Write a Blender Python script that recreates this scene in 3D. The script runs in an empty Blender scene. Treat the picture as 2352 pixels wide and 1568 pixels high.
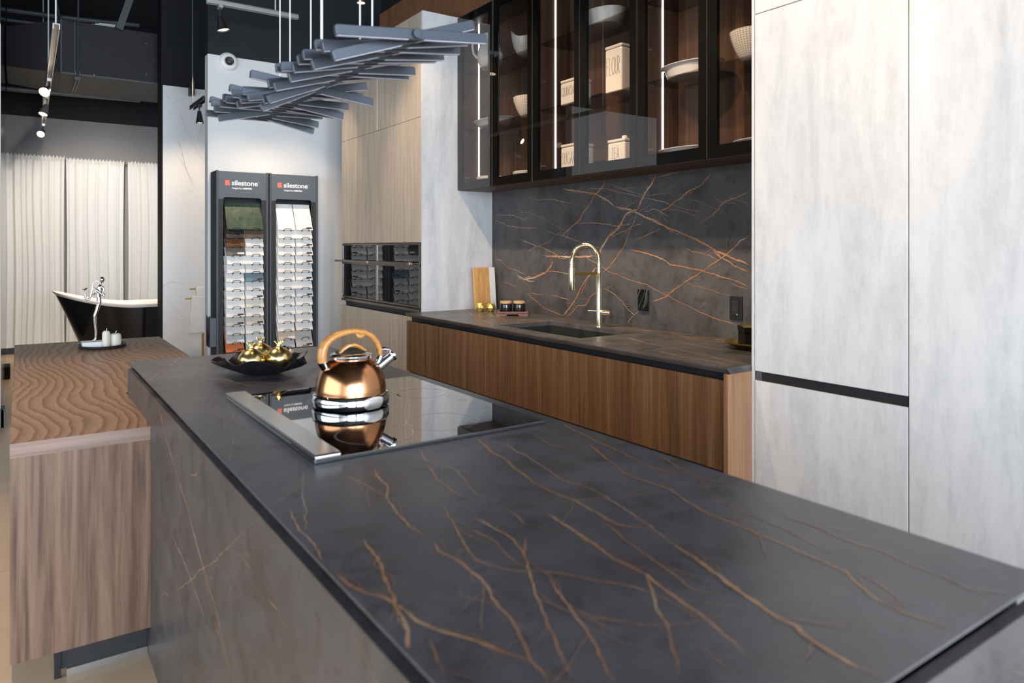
import bpy, math, random
from mathutils import Vector, Matrix
random.seed(7)
SC = bpy.context.scene
COL = SC.collection
PI = math.pi
cos, sin = math.cos, math.sin

# ------------------------------------------------------------------ camera
cam_d = bpy.data.cameras.new('camera')
cam = bpy.data.objects.new('camera', cam_d)
COL.objects.link(cam)
cam.location = (0, 0, 1.32)
cam.rotation_euler = (PI / 2, 0, -math.radians(34.62))
cam_d.sensor_width = 36
cam_d.lens = 1639.6 / 2352 * 36
cam_d.shift_y = -(784 - 567.0) / 2352
cam_d.clip_start = 0.02
cam_d.dof.use_dof = True
cam_d.dof.focus_distance = 4.3
cam_d.dof.aperture_fstop = 3.8
SC.camera = cam
SC.view_settings.view_transform = 'Standard'
SC.view_settings.look = 'None'
SC.view_settings.gamma = 1
SC.view_settings.exposure = 0.0
SC.cycles.use_denoising = True
SC.cycles.max_bounces = 7
SC.cycles.use_adaptive_sampling = True
SC.cycles.adaptive_threshold = 0.03
SC.cycles.transparent_max_bounces = 16
SC.cycles.sample_clamp_indirect = 6
SC.cycles.caustics_reflective = False
SC.cycles.caustics_refractive = False

# ------------------------------------------------------------------ mesh helper
class MB:
    def __init__(s):
        s.v = []; s.f = []; s.m = []; s.sm = []; s.mi = 0; s.att = {}
    def face(s, idx, smooth=False):
        s.f.append(tuple(idx)); s.m.append(s.mi); s.sm.append(smooth)
    def pts(s, L):
        n = len(s.v); s.v.extend([tuple(p) for p in L]); return n
    def box(s, x0, y0, z0, x1, y1, z1):
        if x0 > x1: x0, x1 = x1, x0
        if y0 > y1: y0, y1 = y1, y0
        if z0 > z1: z0, z1 = z1, z0
        n = s.pts([(x0,y0,z0),(x1,y0,z0),(x1,y1,z0),(x0,y1,z0),(x0,y0,z1),(x1,y0,z1),(x1,y1,z1),(x0,y1,z1)])
        for q in ((3,2,1,0),(4,5,6,7),(0,1,5,4),(1,2,6,5),(2,3,7,6),(3,0,4,7)):
            s.face([n+i for i in q])
        return s
    def frustum(s, a, b):        # a, b: (x0,y0,z,x1,y1) bottom, top
        n = s.pts([(a[0],a[1],a[2]),(a[3],a[1],a[2]),(a[3],a[4],a[2]),(a[0],a[4],a[2]),
                   (b[0],b[1],b[2]),(b[3],b[1],b[2]),(b[3],b[4],b[2]),(b[0],b[4],b[2])])
        for q in ((3,2,1,0),(4,5,6,7),(0,1,5,4),(1,2,6,5),(2,3,7,6),(3,0,4,7)):
            s.face([n+i for i in q])
        return s
    def obox(s, c, ax, ay, az, hx, hy, hz):
        c = Vector(c); ax = Vector(ax).normalized()*hx; ay = Vector(ay).normalized()*hy; az = Vector(az).normalized()*hz
        L = []
        for k in (-1, 1):
            for i, j in ((-1,-1),(1,-1),(1,1),(-1,1)):
                L.append(c + ax*i + ay*j + az*k)
        n = s.pts(L)
        for q in ((3,2,1,0),(4,5,6,7),(0,1,5,4),(1,2,6,5),(2,3,7,6),(3,0,4,7)):
            s.face([n+i for i in q])
        return s
    def lathe(s, prof, c=(0,0,0), seg=32, ax=None, sx=1, sy=1, fn=None, smooth=True):
        """profile of (r, z); closed at r==0 ends; fn(angle, r, z) may reshape it"""
        c = Vector(c)
        M = Matrix.Identity(3) if ax is None else Vector((0,0,1)).rotation_difference(Vector(ax)).to_matrix()
        rings = []
        for r, z in prof:
            if r < 1e-7 and fn is None:
                rings.append([s.pts([c + M @ Vector((0,0,z))])]*seg)
            else:
                L = []
                for i in range(seg):
                    a = 2*PI*i/seg
                    rr, zz = (r, z) if fn is None else fn(a, r, z)
                    L.append(c + M @ Vector((rr*cos(a)*sx, rr*sin(a)*sy, zz)))
                n = s.pts(L); rings.append([n+i for i in range(seg)])
        for a, b in zip(rings, rings[1:]):
            for i in range(seg):
                j = (i+1) % seg
                q = []
                for t in (a[i], a[j], b[j], b[i]):
                    if t not in q: q.append(t)
                if len(q) > 2: s.face(q, smooth)
        return s
    def cyl(s, a, b, r, seg=16, r2=None):
        a = Vector(a); b = Vector(b); h = (b-a).length
        r2 = r if r2 is None else r2
        return s.lathe([(0,0),(r,0),(r,0),(r2,h),(r2,h),(0,h)], a, seg, (b-a))
    def tube(s, P, r, seg=8, caps=True, flat=1.0, up=None, closed=False):
        P = [Vector(p) for p in P]; n = len(P)
        R = list(r) if isinstance(r, (list, tuple)) else [r]*n
        T = []
        for i in range(n):
            if closed: t = P[(i+1) % n]-P[i-1]
            else: t = P[min(i+1,n-1)]-P[max(i-1,0)]
            T.append(t.normalized())
        u = Vector(up) if up else (Vector((0,0,1)) if abs(T[0].z) < .9 else Vector((1,0,0)))
        rings = []
        for i in range(n):
            x = (u - T[i]*u.dot(T[i])); x = x.normalized() if x.length > 1e-6 else Vector((1,0,0))
            y = T[i].cross(x); u = x
            rings.append(s.pts([P[i] + x*(R[i]*cos(2*PI*k/seg)) + y*(R[i]*flat*sin(2*PI*k/seg)) for k in range(seg)]))
        for i in range(n if closed else n-1):
            a, b = rings[i], rings[(i+1) % n]
            for k in range(seg):
                l = (k+1) % seg
                s.face((a+k, a+l, b+l, b+k), True)
        if caps and not closed:
            s.face([rings[0]+k for k in range(seg)][::-1]); s.face([rings[-1]+k for k in range(seg)])
        return s
    def prism(s, poly, a0, a1, axis='Z'):
        def P(p, h):
            return {'Z': (p[0],p[1],h), 'X': (h,p[0],p[1]), 'Y': (p[0],h,p[1])}[axis]
        m = len(poly)
        n = s.pts([P(p,a0) for p in poly] + [P(p,a1) for p in poly])
        s.face([n+i for i in range(m)][::-1]); s.face([n+m+i for i in range(m)])
        for i in range(m):
            j = (i+1) % m
            s.face((n+i, n+j, n+m+j, n+m+i))
        return s
    def grid(s, fn, nu, nv, smooth=True):
        n = s.pts([fn(i/nu, j/nv) for j in range(nv+1) for i in range(nu+1)])
        for j in range(nv):
            for i in range(nu):
                a = n+j*(nu+1)+i
                s.face((a, a+1, a+nu+2, a+nu+1), smooth)
        return s
    def ball(s, c, r, seg=16, rings=10, sz=1.0):
        return s.lathe([(r*sin(PI*i/rings) if 0 < i < rings else 0, -r*sz*cos(PI*i/rings)) for i in range(rings+1)], c, seg)
    def mesh(s, name, org=(0,0,0)):
        me = bpy.data.meshes.new(name)
        o = Vector(org)
        me.from_pydata([tuple(Vector(p)-o) for p in s.v], [], s.f)
        me.polygons.foreach_set('material_index', s.m)
        me.polygons.foreach_set('use_smooth', s.sm)
        for k, d in s.att.items():
            a = me.attributes.new(k, 'FLOAT', 'POINT')
            L = [0.0]*len(s.v)
            for i, x in d.items(): L[i] = x
            a.data.foreach_set('value', L)
        me.update()
        return me
    def build(s, name, mats, parent=None, bevel=0, seg=2, org=None, fix=True):
        if not isinstance(mats, (list, tuple)): mats = [mats]
        wo = ORG.get(parent.name, Vector((0,0,0))) if parent else Vector(org or (0,0,0))
        me = s.mesh(name, wo)
        for m in mats: me.materials.append(m)
        if fix:
            import bmesh
            b = bmesh.new(); b.from_mesh(me)
            bmesh.ops.recalc_face_normals(b, faces=b.faces); b.to_mesh(me); b.free()
        if any(s.sm):
            me.set_sharp_from_angle(angle=math.radians(42))
        ob = bpy.data.objects.new(name, me); COL.objects.link(ob)
        if parent:
            ob.parent = parent
        else:
            ob.location = wo
        ORG[ob.name] = wo
        if bevel:
            md = ob.modifiers.new('edge', 'BEVEL'); md.width = bevel; md.segments = seg; md.limit_method = 'ANGLE'
            md.angle_limit = math.radians(40); md.harden_normals = False
        return ob
ORG = {}

def tag(o, label, cat, group=None):
    o['label'] = label; o['category'] = cat
    if group: o['group'] = group
    return o
def thing(name, loc, label, cat, group=None, rz=0):
    o = bpy.data.objects.new(name, None); COL.objects.link(o)
    o.empty_display_size = .05
    o.location = loc; o.rotation_euler = (0, 0, rz)
    ORG[o.name] = Vector(loc) if not rz else Vector((0,0,0))
    return tag(o, label, cat, group)
def struct(name, mb, mat, bevel=0):
    o = mb.build(name, mat, None, bevel); o['kind'] = 'structure'; return o
def part_label(o, label): o['label'] = label; return o
def copy_tree(o, parent=None):
    c = o.copy(); COL.objects.link(c)
    ORG[c.name] = ORG.get(o.name, Vector((0,0,0)))
    if parent: c.parent = parent
    for ch in list(o.children): copy_tree(ch, c)
    return c
def sm(a, b, t): return a + (b-a)*t
def box(*a): return MB().box(*a)

# ------------------------------------------------------------------ materials
def srgb(r, g, b):
    f = lambda c: (c/255/12.92 if c/255 <= .04045 else ((c/255+.055)/1.055)**2.4)
    return (f(r), f(g), f(b), 1)
class NT:
    def __init__(s, name):
        s.mat = bpy.data.materials.new(name); s.mat.use_nodes = True
        s.t = s.mat.node_tree; s.t.nodes.clear()
        s.out = s.t.nodes.new('ShaderNodeOutputMaterial')
    def n(s, typ, **k):
        x = s.t.nodes.new('ShaderNode'+typ)
        for a, b in k.items(): setattr(x, a, b)
        return x
    def l(s, a, b): s.t.links.new(a, b)
    def val(s, sock, v):
        if hasattr(v, 'node'): s.l(v, sock)
        else: sock.default_value = v
    def math(s, op, a, b=None, c=None, clamp=False):
        x = s.n('Math', operation=op); x.use_clamp = clamp
        s.val(x.inputs[0], a)
        if b is not None: s.val(x.inputs[1], b)
        if c is not None: s.val(x.inputs[2], c)
        return x.outputs[0]
    def vmath(s, op, a, b=None):
        x = s.n('VectorMath', operation=op); s.val(x.inputs[0], a)
        if b is not None: s.val(x.inputs[1], b)
        return x.outputs[0]
    def pos(s, sc=(1,1,1), off=(0,0,0)):
        g = s.n('NewGeometry')
        m = s.n('Mapping'); s.l(g.outputs['Position'], m.inputs['Vector'])
        m.inputs['Scale'].default_value = sc; m.inputs['Location'].default_value = off
        return m.outputs[0]
    def noise(s, vec, scale, detail=3, rough=.55, dist=0):
        x = s.n('TexNoise'); s.l(vec, x.inputs['Vector'])
        x.inputs['Scale'].default_value = scale; x.inputs['Detail'].default_value = detail
        x.inputs['Roughness'].default_value = rough; x.inputs['Distortion'].default_value = dist
        return x.outputs['Fac']
    def ramp(s, fac, stops):
        x = s.n('ValToRGB'); s.l(fac, x.inputs[0])
        e = x.color_ramp.elements
        while len(e) < len(stops): e.new(.5)
        for i, (p, c) in enumerate(stops):
            e[i].position = p; e[i].color = c if len(c) == 4 else (*c, 1)
        return x.outputs[0]
    def mix(s, fac, a, b, mode='MIX'):
        x = s.n('MixRGB', blend_type=mode); s.val(x.inputs[0], fac); s.val(x.inputs[1], a); s.val(x.inputs[2], b)
        return x.outputs[0]
    def smooth(s, v, lo, hi):
        x = s.n('MapRange', interpolation_type='SMOOTHSTEP')
        s.val(x.inputs[0], v); x.inputs[1].default_value = lo; x.inputs[2].default_value = hi
        return x.outputs[0]
    def bsdf(s, color, rough=.5, metal=0, spec=.5, **k):
        x = s.n('BsdfPrincipled')
        s.val(x.inputs['Base Color'], color); s.val(x.inputs['Roughness'], rough)
        x.inputs['Metallic'].default_value = metal; x.inputs['Specular IOR Level'].default_value = spec
        for a, b in k.items(): s.val(x.inputs[a.replace('_', ' ')], b)
        s.l(x.outputs[0], s.out.inputs[0])
        s.b = x
        return x
    def bump(s, h, strength=.2, dist=.01):
        x = s.n('Bump'); s.l(h, x.inputs['Height']); x.inputs['Strength'].default_value = strength; x.inputs['Distance'].default_value = dist
        s.l(x.outputs[0], s.b.inputs['Normal'])

def plain(name, c, rough=.5, metal=0, spec=.5, var=.08, **k):
    t = NT(name)
    f = t.noise(t.pos(), 14, 3)
    d = tuple(x*(1-var) for x in c[:3])+(1,); e = tuple(min(1, x*(1+var)) for x in c[:3])+(1,)
    t.bsdf(t.mix(f, d, e), rough, metal, spec, **k)
    return t.mat
def stone_color(t):
    p = t.pos()
    big = t.noise(p, 2.3, 5, .62, .6)
    c = t.ramp(big, [(.32, (.034,.032,.033)), (.46, (.051,.048,.048)), (.58, (.066,.062,.062)), (.74, (.088,.083,.083))])
    mid = t.noise(p, 9, 5, .68, .4)
    c = t.mix(t.smooth(mid, .38, .66), c, t.mix(.26, c, (.115,.108,.110,1)))
    c = t.mix(t.math('MULTIPLY', t.smooth(mid, .48, .34), .45), c, (.024,.022,.021,1))
    sp = t.noise(p, 26, 4, .7)
    c = t.mix(t.smooth(sp, .56, .78), c, (.030,.026,.020,1))
    # faint hairline veins
    w = t.noise(p, 3.1, 4, .6)
    d = t.n('TexVoronoi', feature='DISTANCE_TO_EDGE')
    q = t.n('MixRGB'); q.inputs[0].default_value = .25; t.l(t.pos((1.1,.8,1.0)), q.inputs[1]); t.l(t.n('TexNoise').outputs[1], q.inputs[2])
    nz = [n for n in t.t.nodes if n.type == 'TEX_NOISE'][-1]; t.l(p, nz.inputs['Vector']); nz.inputs['Scale'].default_value = 2.6; nz.inputs['Detail'].default_value = 5
    t.l(q.outputs[0], d.inputs['Vector']); d.inputs['Scale'].default_value = 5.2
    m = t.math('MULTIPLY', t.smooth(d.outputs['Distance'], .009, .0), t.smooth(w, .52, .68))
    c = t.mix(t.math('MULTIPLY', m, .42), c, (.26,.145,.075,1))
    return c, mid
def stone(name, rough=.4, spec=.45, tint=(1,1,1,1)):
    t = NT(name); c, big = stone_color(t)
    c = t.mix(1.0, c, tint, 'MULTIPLY')
    t.bsdf(c, t.math('MULTIPLY_ADD', big, .36, rough-.17), 0, spec)
    return t.mat
def vein(name, rough=.4, spec=.45, strength=.92, tint=(1,1,1,1)):
    t = NT(name); c, big = stone_color(t)
    c = t.mix(1.0, c, tint, 'MULTIPLY')
    a = t.n('Attribute', attribute_name='vein').outputs['Fac']
    nz = t.noise(t.pos(), 60, 4, .7); n2 = t.noise(t.pos(), 7, 3, .6)
    k = t.math('MULTIPLY_ADD', nz, .9, t.math('MULTIPLY_ADD', n2, .55, -.70))
    m = t.smooth(t.math('ADD', a, k), .16, .62)
    n3 = t.noise(t.pos(), 5, 2)
    vc = t.ramp(n3, [(.34, (.32,.14,.05)), (.54, (.44,.22,.095)), (.72, (.52,.38,.28))])
    t.bsdf(t.mix(t.math('MULTIPLY', m, strength), c, vc), t.math('MULTIPLY_ADD', big, .36, rough-.17), 0, spec)
    return t.mat
def wood(name, stops, sc=(18,18,.7), rough=.42, spec=.35, fine=110, off=(0,0,0), dist=1.2, amp=.45):
    """straight grain along the axis with the small scale"""
    t = NT(name)
    m = max(sc); s2 = tuple(x/m for x in sc)
    a = t.noise(t.pos(sc, off), 1.0, 5, .62, dist)
    b = t.noise(t.pos(tuple(x*fine for x in s2), off), 1.0, 3, .6, .3)
    f = t.math('ADD', t.math('MULTIPLY', a, 1-amp), t.math('MULTIPLY', b, amp))
    t.bsdf(t.ramp(f, stops), rough, 0, spec)
    t.bump(b, .08, .002)
    return t.mat
M = {}
M['stone'] = stone('dark_veined_stone', .34, .6); M['vein'] = vein('rust_vein', .34, .6)
M['stone_top'] = stone('blue_grey_veined_stone', .34, .6, (1.16,1.18,1.34,1)); M['vein_top'] = vein('rust_vein_top', .34, .6, .95, (1.16,1.18,1.34,1))  # same stone; cool daylight sheen put into the colour by the tint
M['stone_wall'] = stone('dark_veined_stone_wall', .42); M['vein_wall'] = vein('rust_vein_wall', .42, .45, .95)
M['walnut'] = wood('walnut_front', [(.30, (.045,.021,.009)), (.45, (.096,.046,.020)), (.56, (.138,.069,.031)), (.72, (.215,.115,.055))], (15,15,.35), .45)
M['walnut_dark'] = wood('walnut_interior', [(.30, (.050,.028,.018)), (.5, (.100,.056,.034)), (.7, (.170,.100,.063))], (22,22,.4), .5)
M['walnut_light'] = wood('walnut_end', [(.30, (.135,.068,.034)), (.5, (.22,.115,.060)), (.7, (.30,.165,.092))], (26,26,.5), .45)
M['fluted'] = wood('fluted_wood', [(.3, (.13,.058,.026)), (.7, (.23,.11,.052))], (8,8,.5), .5)
M['bar_side'] = wood('greyed_walnut', [(.26, (.055,.032,.024)), (.40, (.115,.068,.048)), (.50, (.195,.118,.080)), (.60, (.255,.160,.112)), (.78, (.19,.112,.076))], (13,13,.55), .5, .3, 60, dist=1.8, amp=.3)
def bar_top():
    t = NT('wavy_grain_walnut')
    p = t.pos((1,.40,1))
    n = t.n('TexNoise'); t.l(p, n.inputs['Vector']); n.inputs['Scale'].default_value = 2.6; n.inputs['Detail'].default_value = 1
    n2 = t.n('TexNoise'); t.l(p, n2.inputs['Vector']); n2.inputs['Scale'].default_value = 11; n2.inputs['Detail'].default_value = 3
    q = t.mix(.30, p, n.outputs['Color'], 'ADD')
    q = t.mix(.045, q, n2.outputs['Color'], 'ADD')
    w = t.n('TexWave', wave_type='BANDS', bands_direction='X', wave_profile='SAW'); t.l(q, w.inputs['Vector'])
    w.inputs['Scale'].default_value = 9.0; w.inputs['Distortion'].default_value = 1.2; w.inputs['Detail'].default_value = 2; w.inputs['Detail Scale'].default_value = 1.2
    c = t.ramp(w.outputs['Fac'], [(0, (.085,.045,.026)), (.12, (.15,.082,.048)), (.4, (.25,.145,.088)), (.85, (.31,.185,.115)), (1, (.19,.105,.064))])
    f = t.noise(t.pos((60,4,1)), 3, 3)
    t.bsdf(t.mix(.25, c, t.ramp(f, [(.3, (.14,.08,.047)), (.7, (.33,.20,.125))])), .46, 0, .25)
    return t.mat
M['bar_top'] = bar_top()
M['bar_edge'] = wood('walnut_edge_band', [(.3, (.17,.112,.088)), (.5, (.26,.178,.14)), (.7, (.34,.24,.19))], (.6,8,30), .5)
M['beige'] = wood('greige_laminate', [(.3, (.32,.265,.21)), (.5, (.43,.365,.295)), (.7, (.54,.47,.39))], (20,20,.8), .55, .3, 70, amp=.35)
M['oak'] = wood('oak_board', [(.3, (.36,.16,.05)), (.5, (.55,.29,.10)), (.7, (.70,.42,.17))], (30,30,1.5), .4)
M['wood_handle'] = wood('painted_wood_grain', [(.32, (.18,.055,.012)), (.46, (.45,.19,.045)), (.7, (.62,.31,.085))], (10,10,10), .28, .5, 6, dist=3)
M['lid_wood'] = wood('lid_wood', [(.3, (.36,.2,.1)), (.7, (.58,.37,.2))], (60,4,4), .5)
M['tray_wood'] = wood('red_brown_wood', [(.3, (.14,.06,.045)), (.7, (.27,.13,.10))], (40,4,40), .5)
def concrete():
    t = NT('pale_concrete_laminate')
    a = t.noise(t.pos((5.5,5.5,.9)), 1.7, 6, .66, .4)
    b = t.noise(t.pos((1,1,.5)), 22, 5, .7)
    c = t.noise(t.pos((1,1,.35)), 70, 3, .7)
    f = t.math('ADD', t.math('MULTIPLY', a, .62), t.math('ADD', t.math('MULTIPLY', b, .25), t.math('MULTIPLY', c, .13)))
    t.bsdf(t.ramp(f, [(.32, (.41,.41,.415)), (.45, (.50,.50,.50)), (.54, (.565,.56,.555)), (.68, (.62,.61,.60))]), .6, 0, .25)
    return t.mat
M['concrete'] = concrete()
M['conc_edge'] = plain('pale_edge_band', (.62,.56,.48,1), .5)
M['black'] = plain('black_metal', (.012,.012,.014,1), .45, 0, .4)
M['black_gloss'] = plain('gloss_black', (.008,.008,.009,1), .08, 0, .5)
M['soft_black'] = plain('soft_black', (.02,.02,.022,1), .5)
M['frame_black'] = plain('frame_black', (.005,.005,.005,1), .5, 0, .12)
M['black_nickel'] = plain('black_nickel', (.055,.055,.062,1), .16, .75)
M['bronze'] = plain('dark_bronze', (.20,.16,.13,1), .3, .9)
M['steel'] = plain('brushed_steel', (.52,.50,.48,1), .28, 1)
M['chrome'] = plain('chrome', (.82,.82,.84,1), .06, 1, var=.02)
M['gold'] = plain('polished_gold', (.80,.63,.27,1), .24, 1, var=.03)
M['gold_leaf'] = plain('gold_leaf', (.90,.66,.20,1), .42, 1, var=.12)
M['brass'] = plain('brushed_brass', (.55,.36,.10,1), .35, 1)
M['pale_gold'] = plain('pale_gold', (.92,.80,.56,1), .2, 1, var=.03)
M['white_paint'] = plain('white_wall_paint', (.67,.67,.665,1), .85, 0, .2, .02)
M['grey_paint'] = plain('grey_wall_paint', (.19,.19,.195,1), .9, 0, .2, .03)
M['dark_paint'] = plain('dark_wall_paint', (.014,.017,.019,1), .75, 0, .3)
M['black_paint'] = plain('black_paint', (.008,.0085,.010,1), .8, 0, .3)
M['duct'] = plain('black_painted_duct', (.020,.019,.021,1), .6, 0, .35, .2)
M['ceramic'] = plain('white_ceramic', (.78,.74,.68,1), .18, 0, .5, .02)
M['porcelain'] = plain('white_porcelain', (.80,.80,.79,1), .12, 0, .5, .02)
M['tub_white'] = plain('tub_enamel', (.78,.72,.68,1), .12, 0, .5, .02)
M['wax'] = plain('cream_wax', (.74,.69,.58,1), .55, 0, .4, .05, Subsurface_Weight=.25)
M['marble_block'] = plain('white_marble', (.70,.69,.67,1), .35, 0, .4, .12)
M['stand_grey'] = plain('slate_grey_panel', (.090,.105,.125,1), .55, 0, .4, .05)
M['stand_dark'] = plain('charcoal_panel', (.026,.025,.027,1), .6, 0, .35, .1)
M['stand_edge'] = plain('grey_edge', (.055,.062,.072,1), .5)
M['text_white'] = plain('white_lettering', (.85,.85,.85,1), .6, var=.01)
M['logo_red'] = plain('coral_emblem', (.80,.155,.10,1), .6, var=.02)
M['ink'] = plain('black_ink', (.03,.028,.026,1), .6)
M['bar_metal'] = plain('blue_grey_lacquer', (.050,.060,.076,1), .36, .4, .5, .05)  # matte black bars; the blue of cool daylight is put into the colour
M['bar_lip'] = plain('pale_diffuser', (.50,.50,.60,1), .5)
M['cable'] = plain('white_cable', (.6,.6,.58,1), .5)
M['screen_black'] = plain('oven_glass', (.005,.006,.008,1), .02, 0, .45)
M['copper'] = plain('copper_steel', (.47,.225,.105,1), .17, 1, var=.06, Anisotropic=.6)
M['ring_print'] = plain('grey_print', (.22,.22,.23,1), .025, 0, .5, Coat_Weight=1.0, Coat_Roughness=.015, Coat_IOR=2.1)
M['cooktop'] = plain('cooktop_glass', (.004,.004,.005,1), .025, 0, .5, Coat_Weight=1.0, Coat_Roughness=.015, Coat_IOR=2.1)
M['composite'] = plain('dark_composite', (.020,.024,.024,1), .35, 0, .35)
M['rubble_white'] = plain('white_paper', (.62,.62,.62,1), .8)
M['pipe'] = plain('grey_pipe', (.085,.088,.095,1), .5, .3)
M['track_metal'] = plain('track_aluminium', (.45,.44,.42,1), .4, .7)
M['towel'] = plain('white_terry', (.72,.68,.64,1), .95, 0, .1, .12)
def emit(name, c, s):
    t = NT(name); e = t.n('Emission'); e.inputs[0].default_value = c; e.inputs[1].default_value = s
    t.l(e.outputs[0], t.out.inputs[0]); return t.mat
M['led'] = emit('led_diffuser', (.93,.93,1,1), 9)
M['lamp_on'] = emit('warm_lamp', (1,.80,.55,1), 22)
M['lamp_soft'] = emit('warm_lamp_dim', (1,.78,.5,1), 5)
M['green_led'] = emit('green_indicator', (.05,1,.2,1), 3)
def tinted(name, tint, rough=.0, ior=1.5, extra=0.0):
    t = NT(name)
    tr = t.n('BsdfTransparent'); tr.inputs[0].default_value = tint
    g = t.n('BsdfGlossy'); g.inputs['Roughness'].default_value = rough; g.inputs[0].default_value = (1,1,1,1)
    fr = t.n('Fresnel'); fr.inputs[0].default_value = ior
    geo = t.n('NewGeometry')
    front = t.math('SUBTRACT', 1.0, geo.outputs['Backfacing'])
    mx = t.n('MixShader'); t.l(t.math('MULTIPLY', fr.outputs[0], front), mx.inputs[0]); t.l(tr.outputs[0], mx.inputs[1]); t.l(g.outputs[0], mx.inputs[2])
    t.l(mx.outputs[0], t.out.inputs[0])
    return t.mat
M['door_glass'] = tinted('smoked_door_glass', (.86,.84,.82,1), 0, 1.68)
M['shelf_glass'] = tinted('smoked_shelf_glass', (.72,.70,.68,1), 0, 1.5)
M['pane'] = tinted('clear_window_glass', (.97,.98,.98,1), 0, 1.45)
def curtain_mat():
    t = NT('sheer_white_cloth')
    f = t.noise(t.pos((40,40,3)), 3, 3)
    d = t.n('BsdfDiffuse'); t.l(t.ramp(f, [(.3, (.82,.82,.81)), (.7, (.84,.84,.83))]), d.inputs[0])
    tr = t.n('BsdfTranslucent'); tr.inputs[0].default_value = (.62,.60,.57,1)
    m = t.n('MixShader'); m.inputs[0].default_value = .35
    t.l(d.outputs[0], m.inputs[1]); t.l(tr.outputs[0], m.inputs[2]); t.l(m.outputs[0], t.out.inputs[0])
    return t.mat
M['curtain'] = curtain_mat()
def marble():
    t = NT('white_veined_marble')
    p = t.pos()
    n = t.n('TexNoise'); t.l(p, n.inputs['Vector']); n.inputs['Scale'].default_value = 1.7; n.inputs['Detail'].default_value = 6
    q = t.mix(.35, t.pos((1.2,1,.55)), n.outputs['Color'])
    d = t.n('TexVoronoi', feature='DISTANCE_TO_EDGE'); t.l(q, d.inputs['Vector']); d.inputs['Scale'].default_value = 2.3
    w = t.noise(p, 2.2, 4)
    m = t.math('MULTIPLY', t.smooth(d.outputs['Distance'], .012, 0), t.smooth(w, .5, .66))
    t.bsdf(t.mix(t.math('MULTIPLY', m, .25), (.70,.69,.67,1), (.22,.22,.23,1)), .3, 0, .4)
    return t.mat
M['marble'] = marble()
def marble_vein():
    t = NT('grey_marble_vein')
    a = t.n('Attribute', attribute_name='vein').outputs['Fac']
    nz = t.noise(t.pos(), 30, 4, .7)
    m = t.smooth(t.math('ADD', a, t.math('MULTIPLY_ADD', nz, 1.2, -.75)), .15, .9)
    t.bsdf(t.mix(t.math('MULTIPLY', m, .75), (.70,.69,.67,1), (.13,.13,.14,1)), .3, 0, .4)
    return t.mat
M['marble_vein'] = marble_vein()
def floor_mat():
    t = NT('tan_floor_tile')
    b = t.n('TexBrick'); t.l(t.pos((1,1,1), (.165,.03,0)), b.inputs['Vector'])
    b.offset = 0; b.inputs['Scale'].default_value = 1; b.inputs['Brick Width'].default_value = .6; b.inputs['Row Height'].default_value = 1.2
    b.inputs['Mortar Size'].default_value = .0025
    b.inputs['Color1'].default_value = (.52,.36,.225,1); b.inputs['Color2'].default_value = (.55,.385,.245,1); b.inputs['Mortar'].default_value = (.27,.2,.15,1)
    f = t.noise(t.pos(), 6, 5, .6)
    t.bsdf(t.mix(.25, b.outputs[0], t.ramp(f, [(.3, (.42,.31,.22)), (.7, (.60,.46,.34))])), .38, 0, .4)
    return t.mat
M['floor'] = floor_mat()
def lace():
    t = NT('diamond_lattice_ceramic')
    tc = t.n('TexCoord'); s = t.n('SeparateXYZ'); t.l(tc.outputs['Object'], s.inputs[0])
    ang = t.math('ARCTAN2', s.outputs[1], s.outputs[0])
    u = t.math('MULTIPLY', ang, 22); v = t.math('MULTIPLY', s.outputs[2], 330)
    a = t.math('SINE', t.math('ADD', u, v)); b = t.math('SINE', t.math('SUBTRACT', u, v))
    h = t.math('MULTIPLY', a, b)
    c = t.mix(t.smooth(h, .25, .8), (.76,.72,.65,1), (.30,.25,.20,1))
    t.bsdf(c, .35, 0, .4)
    return t.mat
M['lace'] = lace()
def slab_mat(name, c, c2=None, vein_c=None, amt=.5, scale=8, speck=None, rough=.35):
    t = NT(name)
    p = t.pos()
    f = t.noise(p, scale, 5, .65)
    col = t.ramp(f, [(.3, c), (.7, c2 or tuple(min(1, x*1.12) for x in c[:3]))])
    if vein_c:
        n = t.n('TexNoise'); t.l(p, n.inputs['Vector']); n.inputs['Scale'].default_value = 9; n.inputs['Detail'].default_value = 4
        q = t.mix(.2, p, n.outputs['Color'])
        d = t.n('TexVoronoi', feature='DISTANCE_TO_EDGE'); t.l(q, d.inputs['Vector']); d.inputs['Scale'].default_value = 13
        col = t.mix(t.math('MULTIPLY', t.smooth(d.outputs['Distance'], .03, 0), amt), col, vein_c)
    if speck:
        s = t.noise(p, 160, 2, .6)
        col = t.mix(t.smooth(s, .58, .68), col, speck)
    t.bsdf(col, rough, 0, .4)
    return t.mat
M['s_green'] = slab_mat('green_slab', (.026,.050,.036), (.070,.098,.062), (.20,.23,.17,1), .3, 14, rough=.25)
M['s_black'] = slab_mat('black_gold_slab', (.014,.014,.014), (.03,.028,.026), (.22,.16,.10,1), .5)
M['s_taupe'] = slab_mat('taupe_slab', (.075,.055,.042), (.11,.082,.062))
M['s_brown'] = slab_mat('rust_brown_slab', (.085,.032,.015), (.13,.05,.024), (.45,.25,.14,1), .6)
M['s_darkgrey'] = slab_mat('brown_grey_slab', (.12,.10,.085), (.17,.145,.12), (.08,.07,.06,1), .5)
M['s_white'] = slab_mat('white_slab', (.74,.71,.67))
M['s_vein'] = slab_mat('grey_veined_white_slab', (.76,.74,.71), None, (.33,.33,.34,1), .55)
M['s_speck'] = slab_mat('speckled_white_slab', (.70,.68,.65), None, None, .5, 8, (.16,.16,.17,1))
M['s_mist'] = slab_mat('misty_grey_slab', (.56,.56,.55), (.70,.69,.67))
M['s_teal'] = slab_mat('teal_slab', (.14,.21,.235), (.17,.25,.275))
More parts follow.
